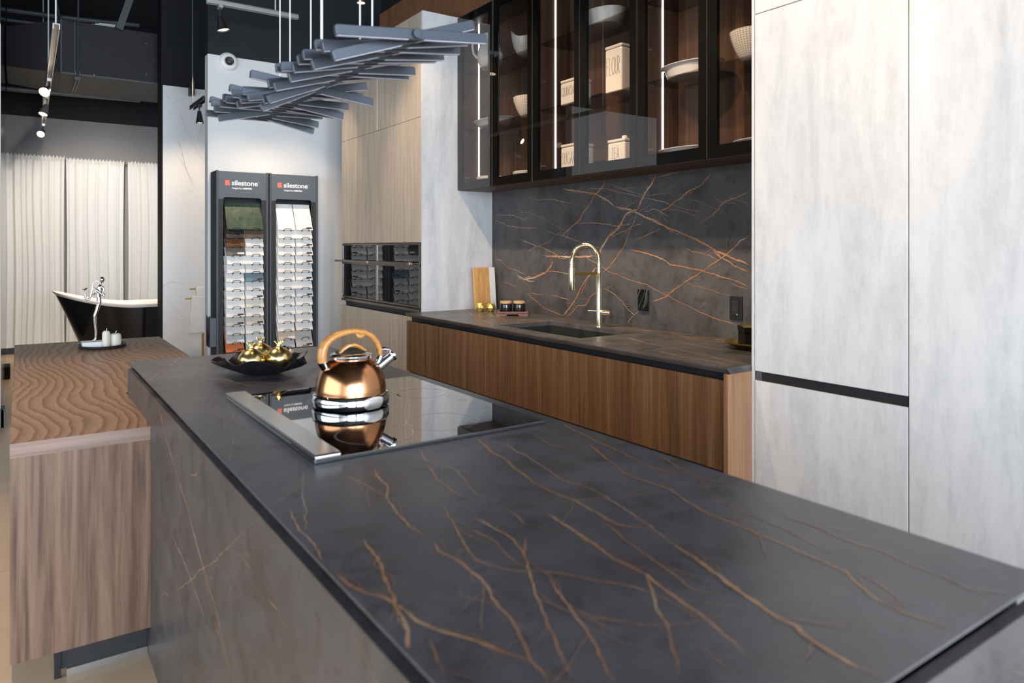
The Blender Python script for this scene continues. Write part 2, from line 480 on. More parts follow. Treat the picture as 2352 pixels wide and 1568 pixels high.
M['s_cream'] = slab_mat('pale_green_cream_slab', (.63,.62,.53))
M['s_beige'] = slab_mat('beige_slab', (.55,.50,.43))
M['s_greybeige'] = slab_mat('grey_beige_slab', (.50,.48,.44))
M['s_tan'] = slab_mat('tan_slab', (.58,.47,.36))
M['s_salt'] = slab_mat('salt_and_pepper_slab', (.40,.40,.40), (.62,.61,.59), None, .5, 60)
M['s_orange'] = slab_mat('orange_slab', (.60,.165,.06))
M['s_sage'] = slab_mat('sage_slab', (.36,.42,.34))
M['s_grey'] = slab_mat('pale_grey_slab', (.46,.47,.46))
VEINS = {
 'backsplash': [
  [(3.105,1.556,7.8),(2.984,1.535,7.6),(2.939,1.52,7.6),(2.852,1.483,7.4),(2.695,1.426,7.2),(2.608,1.392,7.1),(2.524,1.368,6.9),(2.437,1.335,6.8),(2.346,1.293,6.7),(2.258,1.259,6.5),(2.206,1.249,6.4),(2.174,1.233,6.4)],
  [(2.387,1.304,4.5),(2.339,1.271,4.4),(2.278,1.245,4.4),(2.232,1.219,4.3),(2.174,1.204,4.3)],
  [(2.78,1.715,8.5),(2.81,1.672,8.6),(2.861,1.619,8.7),(2.9,1.565,8.8),(2.913,1.535,8.8)],
  [(2.913,1.535,8.2),(2.957,1.53,8.2),(3.021,1.501,8.3),(3.058,1.457,8.4),(3.086,1.425,8.4),(3.153,1.387,8.6),(3.191,1.348,8.6),(3.236,1.301,8.7),(3.251,1.281,8.7)],
  [(2.922,1.504,3.8),(2.957,1.454,3.8),(2.993,1.404,3.8),(3.011,1.353,3.8),(3.039,1.315,3.9),(3.086,1.269,3.9),(3.124,1.23,3.9),(3.153,1.203,3.9),(3.211,1.168,4)],
  [(3.593,1.693,5.7),(3.504,1.68,5.6),(3.385,1.659,5.5),(3.281,1.642,5.4),(3.231,1.622,5.3),(3.162,1.589,5.3),(3.105,1.556,5.2)],
  [(3.187,1.716,4.6),(3.221,1.675,4.7),(3.292,1.632,4.7),(3.333,1.58,4.8),(3.385,1.542,4.8),(3.428,1.488,4.9),(3.471,1.468,4.9),(3.526,1.435,4.9),(3.571,1.414,5),(3.605,1.386,5)],
  [(3.471,1.468,3.5),(3.312,1.467,3.4),(3.172,1.457,3.3),(3.105,1.442,3.3),(3.021,1.446,3.2),(2.966,1.461,3.2)],
  [(3.77,1.432,2.9),(3.674,1.401,2.9),(3.593,1.393,2.9),(3.526,1.378,2.8),(3.46,1.36,2.8),(3.396,1.346,2.8),(3.322,1.328,2.7),(3.241,1.318,2.7)],
  [(3.674,1.401,2.9),(3.734,1.358,2.9),(3.819,1.337,3),(3.894,1.322,3),(3.945,1.299,3),(3.997,1.291,3.1)],
  [(4.05,1.368,3.9),(3.881,1.329,3.8),(3.782,1.307,3.7),(3.686,1.278,3.6),(3.639,1.257,3.6)],
  [(3.782,1.259,7.4),(3.651,1.257,7.2),(3.526,1.258,7.1),(3.417,1.256,6.9),(3.292,1.267,6.8)],
  [(3.698,1.227,9.5),(3.734,1.182,9.5),(3.782,1.144,9.6),(3.856,1.127,9.7),(3.932,1.106,9.9),(4.01,1.099,10)],
  [(4.103,1.119,4.7),(4.023,1.095,4.6),(3.958,1.082,4.6),(3.894,1.084,4.5)],
  [(4.388,1.232,2.4),(4.314,1.225,2.4),(4.228,1.175,2.4),(4.103,1.154,2.3),(4.01,1.122,2.3)],
  [(3.782,1.159,3),(3.639,1.156,2.9),(3.526,1.145,2.8)],
  [(3.364,1.253,3.1),(3.261,1.221,3),(3.162,1.176,3),(3.067,1.153,2.9),(2.975,1.131,2.9),(2.852,1.111,2.8),(2.76,1.078,2.7),(2.695,1.052,2.7),(2.57,1.018,2.6),(2.466,0.985,2.6),(2.346,0.955,2.5),(2.245,0.939,2.4)],
  [(3.271,1.194,6.1),(3.312,1.165,6.1),(3.364,1.123,6.2),(3.417,1.059,6.2),(3.471,0.986,6.3),(3.526,0.933,6.4),(3.593,0.879,6.4)],
  [(3.343,1.13,2.7),(3.385,1.074,2.8),(3.428,1.016,2.8)],
  [(3.251,1.053,2.7),(3.322,1.016,2.7),(3.374,0.958,2.7),(3.449,0.953,2.8),(3.504,0.907,2.8),(3.548,0.875,2.8)],
  [(2.81,1.02,3.7),(2.711,1.045,3.6),(2.671,1.077,3.6),(2.616,1.109,3.5),(2.539,1.153,3.5),(2.458,1.196,3.4),(2.415,1.223,3.4),(2.339,1.266,3.3),(2.305,1.288,3.3),(2.245,1.327,3.3),(2.219,1.354,3.2),(2.174,1.364,3.2)],
  [(2.984,1.309,5.1),(2.895,1.293,5),(2.81,1.275,4.9),(2.735,1.255,4.8),(2.679,1.226,4.8),(2.585,1.216,4.7),(2.458,1.199,4.6),(2.38,1.181,4.5),(2.311,1.164,4.4),(2.238,1.153,4.3),(2.174,1.129,4.3)],
  [(2.291,1.146,2.7),(2.238,1.126,2.7),(2.174,1.116,2.7)],
  [(2.878,1.515,2.5),(2.793,1.53,2.4),(2.751,1.516,2.4),(2.703,1.49,2.4),(2.671,1.473,2.4)],
  [(2.743,1.518,4.8),(2.679,1.536,4.8),(2.647,1.559,4.7),(2.6,1.574,4.7),(2.554,1.606,4.7),(2.502,1.62,4.6),(2.451,1.645,4.5),(2.415,1.676,4.5),(2.401,1.703,4.5)],
  [(2.466,1.447,5.1),(2.408,1.473,5.1),(2.366,1.5,5),(2.346,1.527,5),(2.311,1.547,5),(2.251,1.56,4.9),(2.174,1.58,4.8)],
  [(2.869,1.595,2.5),(2.801,1.579,2.5),(2.711,1.562,2.4),(2.639,1.541,2.4),(2.554,1.516,2.3),(2.466,1.504,2.3)],
  [(2.687,1.525,2.4),(2.585,1.509,2.3),(2.524,1.489,2.3),(2.458,1.464,2.3)],
  [(2.948,1.344,2.5),(2.922,1.365,2.5),(2.835,1.389,2.5),(2.776,1.407,2.4),(2.727,1.424,2.4)],
  [(3.153,1.368,2.6),(3.086,1.396,2.6),(3.011,1.417,2.6),(2.966,1.436,2.5),(2.904,1.447,2.5),(2.878,1.471,2.5)],
  [(3.211,1.075,2.7),(3.153,1.058,2.6),(3.086,1.029,2.6),(3.039,1,2.6),(2.993,0.958,2.6),(2.948,0.933,2.5),(2.904,0.961,2.5)],
  [(2.948,0.933,2.5),(3.011,0.877,2.6)],
  [(2.577,1.321,2.9),(2.524,1.298,2.9),(2.466,1.29,2.9),(2.408,1.276,2.8),(2.352,1.257,2.8)],
  [(3.722,1.007,2.9),(3.616,0.995,2.9),(3.526,0.983,2.8)],
  [(3.958,1.006,3),(3.806,0.999,3)],
  [(3.984,1.001,3.1),(3.881,0.953,3),(3.782,0.908,3),(3.686,0.893,2.9),(3.593,0.879,2.9)],
  [(4.3,1.064,3.2),(4.214,1.064,3.2),(4.117,1.036,3.1)],
  [(4.388,1.518,3.3),(4.285,1.49,3.2),(4.186,1.464,3.2),(4.05,1.453,3.1),(3.958,1.451,3),(3.856,1.449,3)],
  [(4.076,1.562,1.9),(3.958,1.558,1.9),(3.856,1.524,1.9),(3.71,1.475,1.8),(3.582,1.429,1.8)],
  [(4.388,1.559,2.4),(4.144,1.542,2.4),(4.036,1.511,2.3),(3.958,1.527,2.3)],
  [(4.023,1.664,1.9),(3.856,1.64,1.9),(3.686,1.63,1.8),(3.571,1.606,1.8),(3.438,1.582,1.7)],
  [(3.353,1.681,1.7),(3.211,1.671,1.7),(3.067,1.639,1.6),(2.869,1.595,1.6)],
  [(3.182,1.705,1.3),(3.021,1.649,1.3),(2.869,1.607,1.2),(2.793,1.606,1.2),(2.679,1.608,1.2)],
  [(2.577,1.128,1.8),(2.502,1.12,1.7),(2.415,1.107,1.7),(2.325,1.089,1.7),(2.271,1.076,1.6)],
  [(2.547,1.571,1.7),(2.487,1.556,1.7),(2.415,1.524,1.7),(2.311,1.497,1.7)],
  [(2.394,1.574,1.7),(2.325,1.542,1.7),(2.245,1.527,1.6)],
  [(2.776,1.703,2.4),(2.679,1.713,2.4),(2.6,1.718,2.4)],
 ],
 'island': [
  [(0.893,1.45,5.3),(0.852,1.315,4.9),(0.853,1.268,4.8),(0.825,1.161,4.5),(0.808,1.077,4.2),(0.806,1.038,4.1),(0.813,0.988,4),(0.804,0.933,3.8),(0.8,0.887,3.7),(0.803,0.847,3.6),(0.832,0.807,3.6)],
  [(0.916,1.38,3.3),(0.898,1.227,3),(0.875,1.127,2.8),(0.863,1.067,2.7),(0.876,1.016,2.7),(0.867,0.951,2.5),(0.848,0.87,2.4),(0.832,0.807,2.3),(0.815,0.757,2.2)],
  [(0.815,0.757,5.3),(0.81,0.721,5.1),(0.801,0.682,4.9),(0.792,0.646,4.8),(0.778,0.599,4.5),(0.762,0.549,4.3)],
  [(0.733,0.96,4.8),(0.728,0.91,4.6),(0.723,0.863,4.5),(0.716,0.812,4.3),(0.707,0.767,4.1),(0.706,0.732,4),(0.707,0.701,3.9),(0.699,0.66,3.8),(0.692,0.619,3.6),(0.684,0.577,3.4),(0.67,0.527,3.3),(0.663,0.502,3.2)],
  [(0.707,0.701,3.1),(0.678,0.661,2.9),(0.654,0.627,2.8),(0.629,0.587,2.6),(0.602,0.553,2.5),(0.571,0.516,2.3)],
  [(0.591,1.354,4.6),(0.57,1.248,4.2),(0.544,1.179,4),(0.529,1.101,3.8),(0.519,1.043,3.6),(0.518,0.995,3.5)],
  [(0.528,1.358,3.2),(0.538,1.299,3.1),(0.542,1.24,3),(0.548,1.196,3)],
  [(0.521,0.965,4.4),(0.511,0.927,4.2),(0.52,0.9,4.1),(0.517,0.85,4),(0.511,0.804,3.8),(0.497,0.767,3.6),(0.491,0.721,3.5),(0.479,0.679,3.3),(0.462,0.636,3.1),(0.451,0.584,2.9)],
  [(0.354,0.956,5.4),(0.361,0.914,5.2),(0.371,0.876,5.1),(0.385,0.85,5),(0.391,0.821,4.9),(0.394,0.771,4.7),(0.405,0.739,4.5),(0.423,0.713,4.5),(0.433,0.685,4.4),(0.441,0.655,4.3),(0.457,0.628,4.2)],
  [(0.437,1.032,5.6),(0.426,0.961,5.3),(0.414,0.914,5.1),(0.399,0.854,4.8),(0.387,0.811,4.6),(0.376,0.761,4.3),(0.361,0.725,4.1),(0.354,0.697,4)],
  [(0.386,0.728,3),(0.381,0.701,2.9),(0.37,0.658,2.8)],
  [(0.734,1.435,2.7),(0.706,1.343,2.6),(0.717,1.292,2.5),(0.728,1.26,2.5),(0.712,1.194,2.4),(0.694,1.135,2.3),(0.69,1.085,2.2)],
  [(0.696,1.315,3.4),(0.666,1.225,3.2),(0.66,1.158,3),(0.657,1.108,2.9)],
  [(0.61,1.091,2.8),(0.574,0.995,2.6),(0.559,0.938,2.5),(0.539,0.875,2.3),(0.547,0.845,2.3),(0.564,0.818,2.3),(0.592,0.799,2.3),(0.612,0.77,2.2),(0.633,0.734,2.2),(0.654,0.709,2.2),(0.67,0.68,2.1),(0.681,0.639,2.1)],
  [(0.577,0.993,2),(0.595,0.961,1.9),(0.595,0.913,1.9),(0.581,0.854,1.8),(0.587,0.802,1.7)],
  [(0.624,1.013,3.7),(0.626,0.96,3.6),(0.631,0.927,3.5),(0.62,0.878,3.4),(0.607,0.844,3.3),(0.581,0.799,3.1),(0.549,0.737,2.9),(0.519,0.68,2.7),(0.51,0.653,2.6),(0.494,0.618,2.5),(0.475,0.577,2.3)],
  [(0.686,1.021,2.8),(0.685,0.982,2.7),(0.673,0.937,2.6)],
  [(0.645,0.897,3.2),(0.607,0.844,3)],
  [(0.59,0.764,3.6),(0.576,0.725,3.4),(0.558,0.681,3.3),(0.545,0.639,3.1),(0.531,0.603,3),(0.512,0.565,2.8),(0.506,0.546,2.7)],
  [(0.669,1.039,1.1),(0.709,1.029,1.1),(0.756,1.003,1.1),(0.807,0.98,1.1),(0.88,0.954,1.1),(0.975,0.921,1.1)],
  [(1.145,1.432,4.7),(1.117,1.341,4.5),(1.101,1.263,4.3),(1.09,1.189,4.1),(1.077,1.104,3.9),(1.061,1.03,3.7),(1.076,0.988,3.7),(1.097,0.965,3.6)],
  [(1.14,1.088,3.1),(1.107,1.006,2.9),(1.091,0.955,2.8),(1.061,0.889,2.7)],
  [(1.097,0.965,2.4),(1.091,0.924,2.4),(1.119,0.884,2.3),(1.142,0.833,2.3)],
  [(1.071,1.242,4.7),(1.037,1.15,4.4),(1.014,1.087,4.2),(0.991,1.039,4),(0.99,0.987,3.9),(0.997,0.926,3.8),(0.973,0.865,3.6),(0.954,0.808,3.4),(0.956,0.763,3.3),(0.953,0.714,3.2),(0.945,0.681,3.1)],
  [(0.788,0.889,2.4),(0.778,0.834,2.3),(0.761,0.772,2.1),(0.751,0.72,2),(0.741,0.681,2),(0.73,0.639,1.9),(0.75,0.608,1.9)],
  [(0.572,0.683,1.8),(0.578,0.656,1.7),(0.596,0.632,1.7),(0.613,0.608,1.7),(0.63,0.592,1.7)],
  [(1.011,1.415,2),(1.055,1.407,2),(1.053,1.34,1.9)],
  [(1.006,1.35,2.4),(0.991,1.277,2.3),(1.012,1.223,2.3)],
  [(0.47,1.422,2.5),(0.43,1.304,2.3),(0.402,1.2,2.1),(0.375,1.122,1.9)],
  [(0.382,1.225,3.1),(0.365,1.12,2.9),(0.365,1.054,2.8),(0.356,0.985,2.6),(0.354,0.956,2.5)],
  [(0.81,0.715,7.1),(0.789,0.644,6.6),(0.772,0.58,6.2),(0.759,0.538,5.9),(0.759,0.507,5.7),(0.748,0.476,5.5),(0.742,0.439,5.3),(0.739,0.396,5)],
  [(0.952,0.726,4.4),(0.951,0.674,4.3),(0.948,0.64,4.1),(0.947,0.594,4),(0.939,0.55,3.8),(0.923,0.525,3.7),(0.901,0.491,3.6),(0.899,0.452,3.4),(0.901,0.44,3.4),(0.905,0.416,3.3),(0.901,0.389,3.2)],
  [(1.032,0.88,2),(1.019,0.82,2),(1.008,0.764,1.9),(1.002,0.71,1.8),(1,0.675,1.8),(0.993,0.645,1.7),(0.983,0.596,1.6)],
  [(1.049,0.725,2.8),(1.053,0.684,2.7),(1.045,0.618,2.6),(1.049,0.566,2.5),(1.039,0.512,2.4),(1.036,0.466,2.3),(1.027,0.422,2.2),(1.02,0.391,2.1)],
  [(0.957,0.547,2.3),(0.947,0.521,2.3),(0.942,0.493,2.2),(0.929,0.472,2.1),(0.903,0.45,2.1)],
  [(0.632,0.542,2.1),(0.623,0.501,2),(0.62,0.482,1.9)],
  [(0.352,2.654,2.7),(0.427,2.847,3),(0.503,3.05,3.2),(0.548,3.163,3.3)],
  [(0.565,2.584,2.4),(0.594,2.463,2.3),(0.617,2.363,2.2)],
  [(0.747,2.569,2.5),(0.74,2.412,2.4),(0.74,2.313,2.3)],
  [(0.584,3.029,1.8),(0.598,2.95,1.8),(0.554,2.79,1.7)],
  [(0.491,2.131,1.7),(0.447,1.843,1.4),(0.388,1.661,1.3),(0.359,1.556,1.2)],
  [(0.442,2.165,1.3),(0.433,1.94,1.2),(0.41,1.815,1.1)],
 ],
 'side': [
  [(2.355,0.839,5.9),(2.251,0.779,5.6),(2.037,0.707,5.2),(1.93,0.677,4.9),(1.833,0.631,4.7),(1.744,0.593,4.5),(1.682,0.568,4.4),(1.606,0.547,4.2),(1.535,0.505,4),(1.454,0.47,3.8)],
  [(2.124,0.528,3.2),(1.982,0.521,3),(1.88,0.509,2.9),(1.766,0.49,2.7),(1.653,0.455,2.6)],
  [(1.744,0.584,2.7),(1.682,0.546,2.6),(1.606,0.51,2.5),(1.502,0.481,2.4)],
  [(2.355,0.263,2.9),(2.268,0.327,2.8),(2.154,0.35,2.7)],
  [(2.065,0.407,4.2),(1.88,0.507,3.8),(1.744,0.584,3.6),(1.624,0.645,3.4),(1.502,0.717,3.2),(1.366,0.793,2.9)],
  [(1.892,0.756,3.4),(1.81,0.787,3.2),(1.776,0.823,3.2),(1.723,0.852,3.1)],
  [(1.226,0.726,2.7),(1.16,0.728,2.5),(1.119,0.724,2.5)],
  [(0.854,0.837,1.7),(0.811,0.823,1.7),(0.777,0.81,1.6)],
  [(1.424,0.737,1.9),(1.312,0.737,1.8)],
 ],
 'counter': [
  [(2.489,2.599,3.3),(2.432,2.426,3.2),(2.396,2.285,3),(2.39,2.199,3),(2.368,2.104,2.9),(2.352,1.999,2.8),(2.323,1.889,2.7),(2.312,1.816,2.6),(2.293,1.732,2.5)],
  [(2.559,2.397,2.2),(2.584,2.336,2.2),(2.555,2.23,2.1),(2.536,2.136,2.1),(2.522,1.997,2)],
  [(2.87,2.996,2.3),(2.899,2.893,2.3),(2.874,2.752,2.2),(2.804,2.581,2.1),(2.735,2.429,2),(2.749,2.357,2)],
  [(2.276,2.191,2.3),(2.252,2.091,2.2),(2.237,2.012,2.2),(2.248,1.941,2.1),(2.248,1.86,2.1),(2.213,1.769,2),(2.23,1.739,2)],
  [(2.268,1.927,1.1),(2.345,1.874,1.1),(2.419,1.834,1.1)],
  [(2.272,2.371,1.5),(2.293,2.33,1.5),(2.261,2.276,1.5)],
  [(2.601,2.619,1.4),(2.587,2.468,1.3),(2.567,2.362,1.3)],
  [(2.523,3.764,1.7),(2.479,3.595,1.6),(2.446,3.478,1.6)],
  [(2.697,3.644,2.1),(2.614,3.478,2)],
  [(2.707,3.716,1.3),(2.739,3.615,1.3),(2.791,3.478,1.2),(2.79,3.286,1.2),(2.782,3.156,1.2)],
 ],
}
VEINS['marble'] = [
  [(1.22,2.86,7),(1.342,2.705,7.1),(1.421,2.5,7.1),(1.487,2.363,7.2),(1.567,2.225,7.2)],
  [(1.336,2.407,19.8),(1.368,2.282,19.9),(1.394,2.17,19.9),(1.434,2.059,20),(1.474,1.947,20)],
  [(1.29,2.784,5.6),(1.434,2.857,5.7),(1.581,2.933,5.8)],
  [(1.581,2.63,7.2),(1.54,2.511,7.2),(1.507,2.393,7.2)],
  [(1.297,2.305,5.6),(1.355,2.21,5.7),(1.407,2.1,5.7)],
  [(1.239,2.722,4.2),(1.303,2.56,4.2),(1.394,2.412,4.3)],
  [(1.355,1.856,7.1),(1.421,1.88,7.1),(1.487,1.904,7.2)],
  [(1.198,0.86,5.8),(1.245,0.774,5.8),(1.298,0.707,5.8),(1.334,0.653,5.9),(1.424,0.55,5.9)],
  [(1.262,0.366,5.8),(1.304,0.388,5.8),(1.346,0.411,5.9)],
  [(1.298,0.622,3.9),(1.346,0.568,3.9),(1.394,0.519,3.9)],
]
# ------------------------------------------------------------------ setting
CEIL = 4.25
struct('floor', box(-4.2, -5.2, -.06, 4.2, 11.4, 0), M['floor'])
struct('ceiling', box(-4.2, -5.2, CEIL, 4.2, 11.4, CEIL+.1), M['black_paint'])
struct('wall_right', box(2.892, .2, 0, 3.02, 6.42, CEIL), M['dark_paint'])
struct('wall_right_front', box(2.892, -5.0, 0, 3.02, .2, CEIL), M['white_paint'])
b = MB(); b.box(-3.72, -5.0, 0, -3.6, -1.0, 2.95); b.box(-3.72, 4.0, 0, -3.6, 10.78, 2.95); b.box(-3.72, -1.0, 0, -3.6, 4.0, .6); b.box(-3.72, -1.0, 2.8, -3.6, 4.0, 2.95)
struct('wall_left', b, M['white_paint'])
struct('wall_left_upper', box(-3.72, -5.0, 2.95, -3.6, 10.78, CEIL), M['dark_paint'])
struct('wall_far', box(1.31, 6.42, 0, 3.02, 6.53, 2.952), M['white_paint'])
struct('wall_far_upper', box(1.31, 6.42, 2.952, 3.02, 6.53, CEIL), M['dark_paint'])
struct('wall_opening', box(-1.5, 6.42, 0, -.112, 6.53, 2.952), M['white_paint'])
struct('wall_beyond', box(-3.6, 6.45, 0, -1.5, 6.53, 2.952), M['dark_paint'])
struct('wall_opening_upper', box(-3.6, 6.42, 2.952, -.112, 6.53, CEIL), M['dark_paint'])
b = MB(); b.box(-1.5, 6.395, 0, -.09, 6.42, .135); b.box(-.112, 6.395, 0, -.085, 6.555, .135)
struct('baseboard_opening', b, M['grey_paint'], .003)

struct('wall_marble_upper', box(1.19, 7.915, 2.952, 3.02, 8.14, CEIL), M['black_paint'])
struct('trim_1', box(1.176, 7.915, 0, 1.19, 8.145, CEIL), M['black_paint'])
struct('wall_alcove_side', box(-.17, 6.56, 0, -.113, 9.0, CEIL), M['black_gloss'])
struct('baseboard_alcove', box(-.113, 8.72, 0, -.075, 9.0, .12), M['black_paint'])
struct('wall_back', box(-3.6, 10.78, 0, 3.02, 10.9, 2.952), M['grey_paint'])
struct('wall_back_upper', box(-3.6, 10.70, 2.952, 3.02, 10.9, CEIL), M['black_paint'])
# shop front behind the camera: low wall, header, two wide windows
b = MB(); b.box(-3.72, -5.1, 0, 3.02, -5.0, .35); b.box(-3.72, -5.1, 3.2, 3.02, -5.0, CEIL)
b.box(-3.72, -5.1, .35, -3.3, -5.0, 3.2); b.box(-.25, -5.1, .35, .25, -5.0, 3.2); b.box(2.6, -5.1, .35, 3.02, -5.0, 3.2)
struct('wall_front', b, M['white_paint'])
for k, (x0, x1) in enumerate(((-3.3, -.25), (.25, 2.6))):
    b = MB()
    for i in range(4):
        x = sm(x0, x1, i/3); b.box(x-.03, -5.04, .35, x+.03, -4.98, 3.2)
    for z in (.35, 1.9, 3.2): b.box(x0, -5.04, z-.03, x1, -4.98, z+.03)
    o = b.build('window_%d' % (k+1), M['black']); o['kind'] = 'structure'

b = MB()
for i in range(5): b.box(-3.69, -1.0+1.25*i-.03, .6, -3.63, -1.0+1.25*i+.03, 2.8)
for z in (.6, 2.8): b.box(-3.69, -1.0, z-.03, -3.63, 4.0, z+.03)
o = b.build('window_3', M['black']); o['kind'] = 'structure'  # unseen window, added to house the side fill light
b = MB(); b.box(-3.665, -1.0, .6, -3.66, 4.0, 2.8); o = b.build('window_3_glass', M['pane']); o['kind'] = 'structure'
b = MB(); b.box(-3.3, -5.015, .35, -.25, -5.01, 3.2); b.box(.25, -5.015, .35, 2.6, -5.01, 3.2); o = b.build('window_1_glass', M['pane']); o['kind'] = 'structure'
# ------------------------------------------------------------------ veins laid into a slab mesh
def add_veins(b, rows, place, clip=None, wk=1.0, seed=1):
    """narrow coplanar strips in the slab mesh; the attribute 'vein' is 1 along the middle"""
    rnd = random.Random(seed)
    extra = []
    for row in rows:
        for (a, c) in zip(row, row[1:]):
            L = math.hypot(c[0]-a[0], c[1]-a[1]); w = max(a[2], c[2])
            if L < .02: continue
            dx, dy = (c[0]-a[0])/L, (c[1]-a[1])/L
            if w > 3.5 and rnd.random() < .7:          # thin companion strand
                o = rnd.choice((-1, 1))*(w*.0010+rnd.random()*.006); s0 = rnd.uniform(-.3, .2); s1 = rnd.uniform(.7, 1.3)
                extra.append([(a[0]+dx*L*t-dy*o*(1-abs(2*t-1)*.6)+rnd.uniform(-.002,.002), a[1]+dy*L*t+dx*o*(1-abs(2*t-1)*.6)+rnd.uniform(-.002,.002), max(1.2, w*.28)) for t in [sm(s0, s1, i/4) for i in range(5)]])
            if rnd.random() < .45*min(1, L/.08):       # short spur
                g = math.radians(rnd.uniform(18, 50))*rnd.choice((-1, 1)); ux, uy = dx*cos(g)-dy*sin(g), dx*sin(g)+dy*cos(g)
                t = rnd.random(); l = rnd.uniform(.03, .13); x, y = sm(a[0], c[0], t), sm(a[1], c[1], t)
                extra.append([(x+ux*l*k/3+rnd.uniform(-.003,.003)*min(k,1), y+uy*l*k/3+rnd.uniform(-.003,.003)*min(k,1), max(1.0, w*.3*(1-k/5))) for k in range(4)])
    rows = list(rows)+extra
    att = b.att.setdefault('vein', {})
    b.mi = 1
    for ri, row in enumerate(rows):
        P = []; lift = ri*.000012
        for (a, c) in zip(row, row[1:]):
            L = math.hypot(c[0]-a[0], c[1]-a[1]); n = max(2, int(L/.008))
            for i in range(n):
                t = i/n
                P.append((sm(a[0],c[0],t), sm(a[1],c[1],t), sm(a[2],c[2],t)))
        P.append(row[-1])
        # smooth corners, then wander a little
        Q = [P[0]]+[tuple((P[i-1][k]+2*P[i][k]+P[i+1][k])/4 for k in range(3)) for i in range(1, len(P)-1)]+[P[-1]]
        w1 = 0; out = []
        for i, (x, y, w) in enumerate(Q):
            w1 = w1*.82 + rnd.uniform(-1,1)*.0017
            ax, ay = Q[min(i+1,len(Q)-1)][0]-Q[max(i-1,0)][0], Q[min(i+1,len(Q)-1)][1]-Q[max(i-1,0)][1]
            l = math.hypot(ax, ay) or 1
            nx, ny = -ay/l, ax/l
            end = min(1, i/5+.15, (len(Q)-1-i)/5+.15)
            ww = max(.0006, w/1000*.66*wk*end*(.65+.7*rnd.random()))
            out.append((x+nx*w1, y+ny*w1, nx, ny, ww))
        prev = None
        for (x, y, nx, ny, w) in out:
            if clip and not (clip[0] < x < clip[1] and clip[2] < y < clip[3]):
                prev = None; continue
            n = b.pts([place(x-nx*w, y-ny*w, lift), place(x, y, lift), place(x+nx*w, y+ny*w, lift)])
            att[n+1] = 1.0
            if prev is not None:
                b.face((prev, prev+1, n+1, n)); b.face((prev+1, prev+2, n+2, n+1))
            prev = n
    b.mi = 0
VEINS['side'][4] = [(a, c, w*.5) for a, c, w in VEINS['side'][4]]
T = .87
b = MB(); b.box(1.19, 7.92, 0, 3.02, 8.14, 2.952); add_veins(b, VEINS['marble'], lambda x, z, h: (x, 7.9195-h*8, z), (1.195, 3, .02, 2.94), .42, 21)
o = b.build('wall_marble', [M['marble'], M['marble_vein']], None, fix=False); o['kind'] = 'structure'
# ------------------------------------------------------------------ island
isl = thing('kitchen_island', (.75, 1.75, 0), 'long island clad in dark stone with rust veins and black plinth', 'kitchen island')
b = MB(); b.box(.345, .395, .0, .363, 3.11, .852)
add_veins(b, VEINS['side'], lambda y, z, h: (.34485-h, y, z), (.42, 3.08, .02, .84), .75, 3)
o = b.build('side_panel', [M['stone'], M['vein']], isl, fix=False)
b = MB(); b.box(.345, .379, 0, 1.146, .395, .850)
rr = [[(.40+.1*i, .84, 5), (.5+.1*i, .6, 6), (.53+.13*i, .3, 7), (.6+.12*i, .03, 6)] for i in range(4)] + [[(.62,.80,6),(.75,.74,7),(.86,.78,5)], [(.95,.6,6),(1.06,.7,6),(1.14,.84,5)]]
add_veins(b, rr, lambda x, z, h: (x, .37885-h, z), (.36, 1.14, .02, .84), .8, 4)
b.build('end_panel', [M['stone'], M['vein']], isl, fix=False)
b = MB(); b.box(.363, 3.09, 0, 1.155, 3.11, .852); b.build('rear_panel', M['stone'], isl)
b = MB(); b.box(.375, .41, .10, 1.12, 3.08, .835); b.build('cabinet_body', M['black'], isl)
b = MB(); b.box(.375, .41, .835, 1.12, 3.09, .853); b.build('recess_channel', M['black'], isl)
b = MB(); b.box(.42, .45, 0, 1.08, 3.05, .1); b.build('plinth', M['black'], isl)
for i in range(3):
    y0 = .40 + i*.897
    MB().box(1.12, y0+.002, .12, 1.14, y0+.893, .80).build('door', M['walnut'], isl, .001)
b = MB(); b.frustum((.371, .405, .853, 1.137, 3.142), (.353, .387, .866, 1.155, 3.16)); b.box(.353, .387, .866, 1.155, 3.16, T)
add_veins(b, VEINS['island'], lambda x, y, h: (x, y, T+.00012+h), (.358, 1.15, .392, 3.155), 1.0, 5)
o = b.build('island_worktop', [M['stone_top'], M['vein_top']], None, org=(.353, .387, .853), fix=False)
tag(o, 'thin dark stone island worktop with rust and gold veins', 'worktop')

# cooktop
CT = thing('induction_cooktop', (.8, 1.83, T), 'black glass induction cooktop set into the island beside a steel strip', 'cooktop')
MB().box(.503, 1.446, T+.0003, 1.10, 2.205, T+.009).build('glass_plate', M['cooktop'], CT, .0015)
b = MB(); b.prism([(1.442,T+.0095),(1.442,T+.016),(1.447,T+.019),(2.215,T+.019),(2.22,T+.016),(2.22,T+.0095)], .503, .558, 'X')
b.build('trim_strip', plain('satin_strip', (.58,.57,.55,1), .22, 1), CT, .0015)
def ring(b, x, y, r, w, z):
    n0 = len(b.v)
    for i in range(48):
        a = 2*PI*i/48
        b.pts([(x+r*cos(a), y+r*sin(a), z), (x+(r+w)*cos(a), y+(r+w)*sin(a), z)])
    for i in range(48):
        j = (i+1) % 48
        b.face((n0+2*i, n0+2*i+1, n0+2*j+1, n0+2*j))
for x, y, r in ((.882, 1.59, .088), (.69, 1.57, .088), (.80, 1.96, .128), (1.0, 1.93, .07)):
    b = MB(); ring(b, x, y, r, .005, T+.0093); b.build('burner_ring', M['ring_print'], CT)
for x, y, r in ((1.055, 1.72, .011), (1.055, 1.78, .011), (1.055, 1.84, .014), (1.055, 1.66, .011)):
    b = MB(); ring(b, x, y, r, .003, T+.0093); b.build('touch_mark', M['ring_print'], CT)

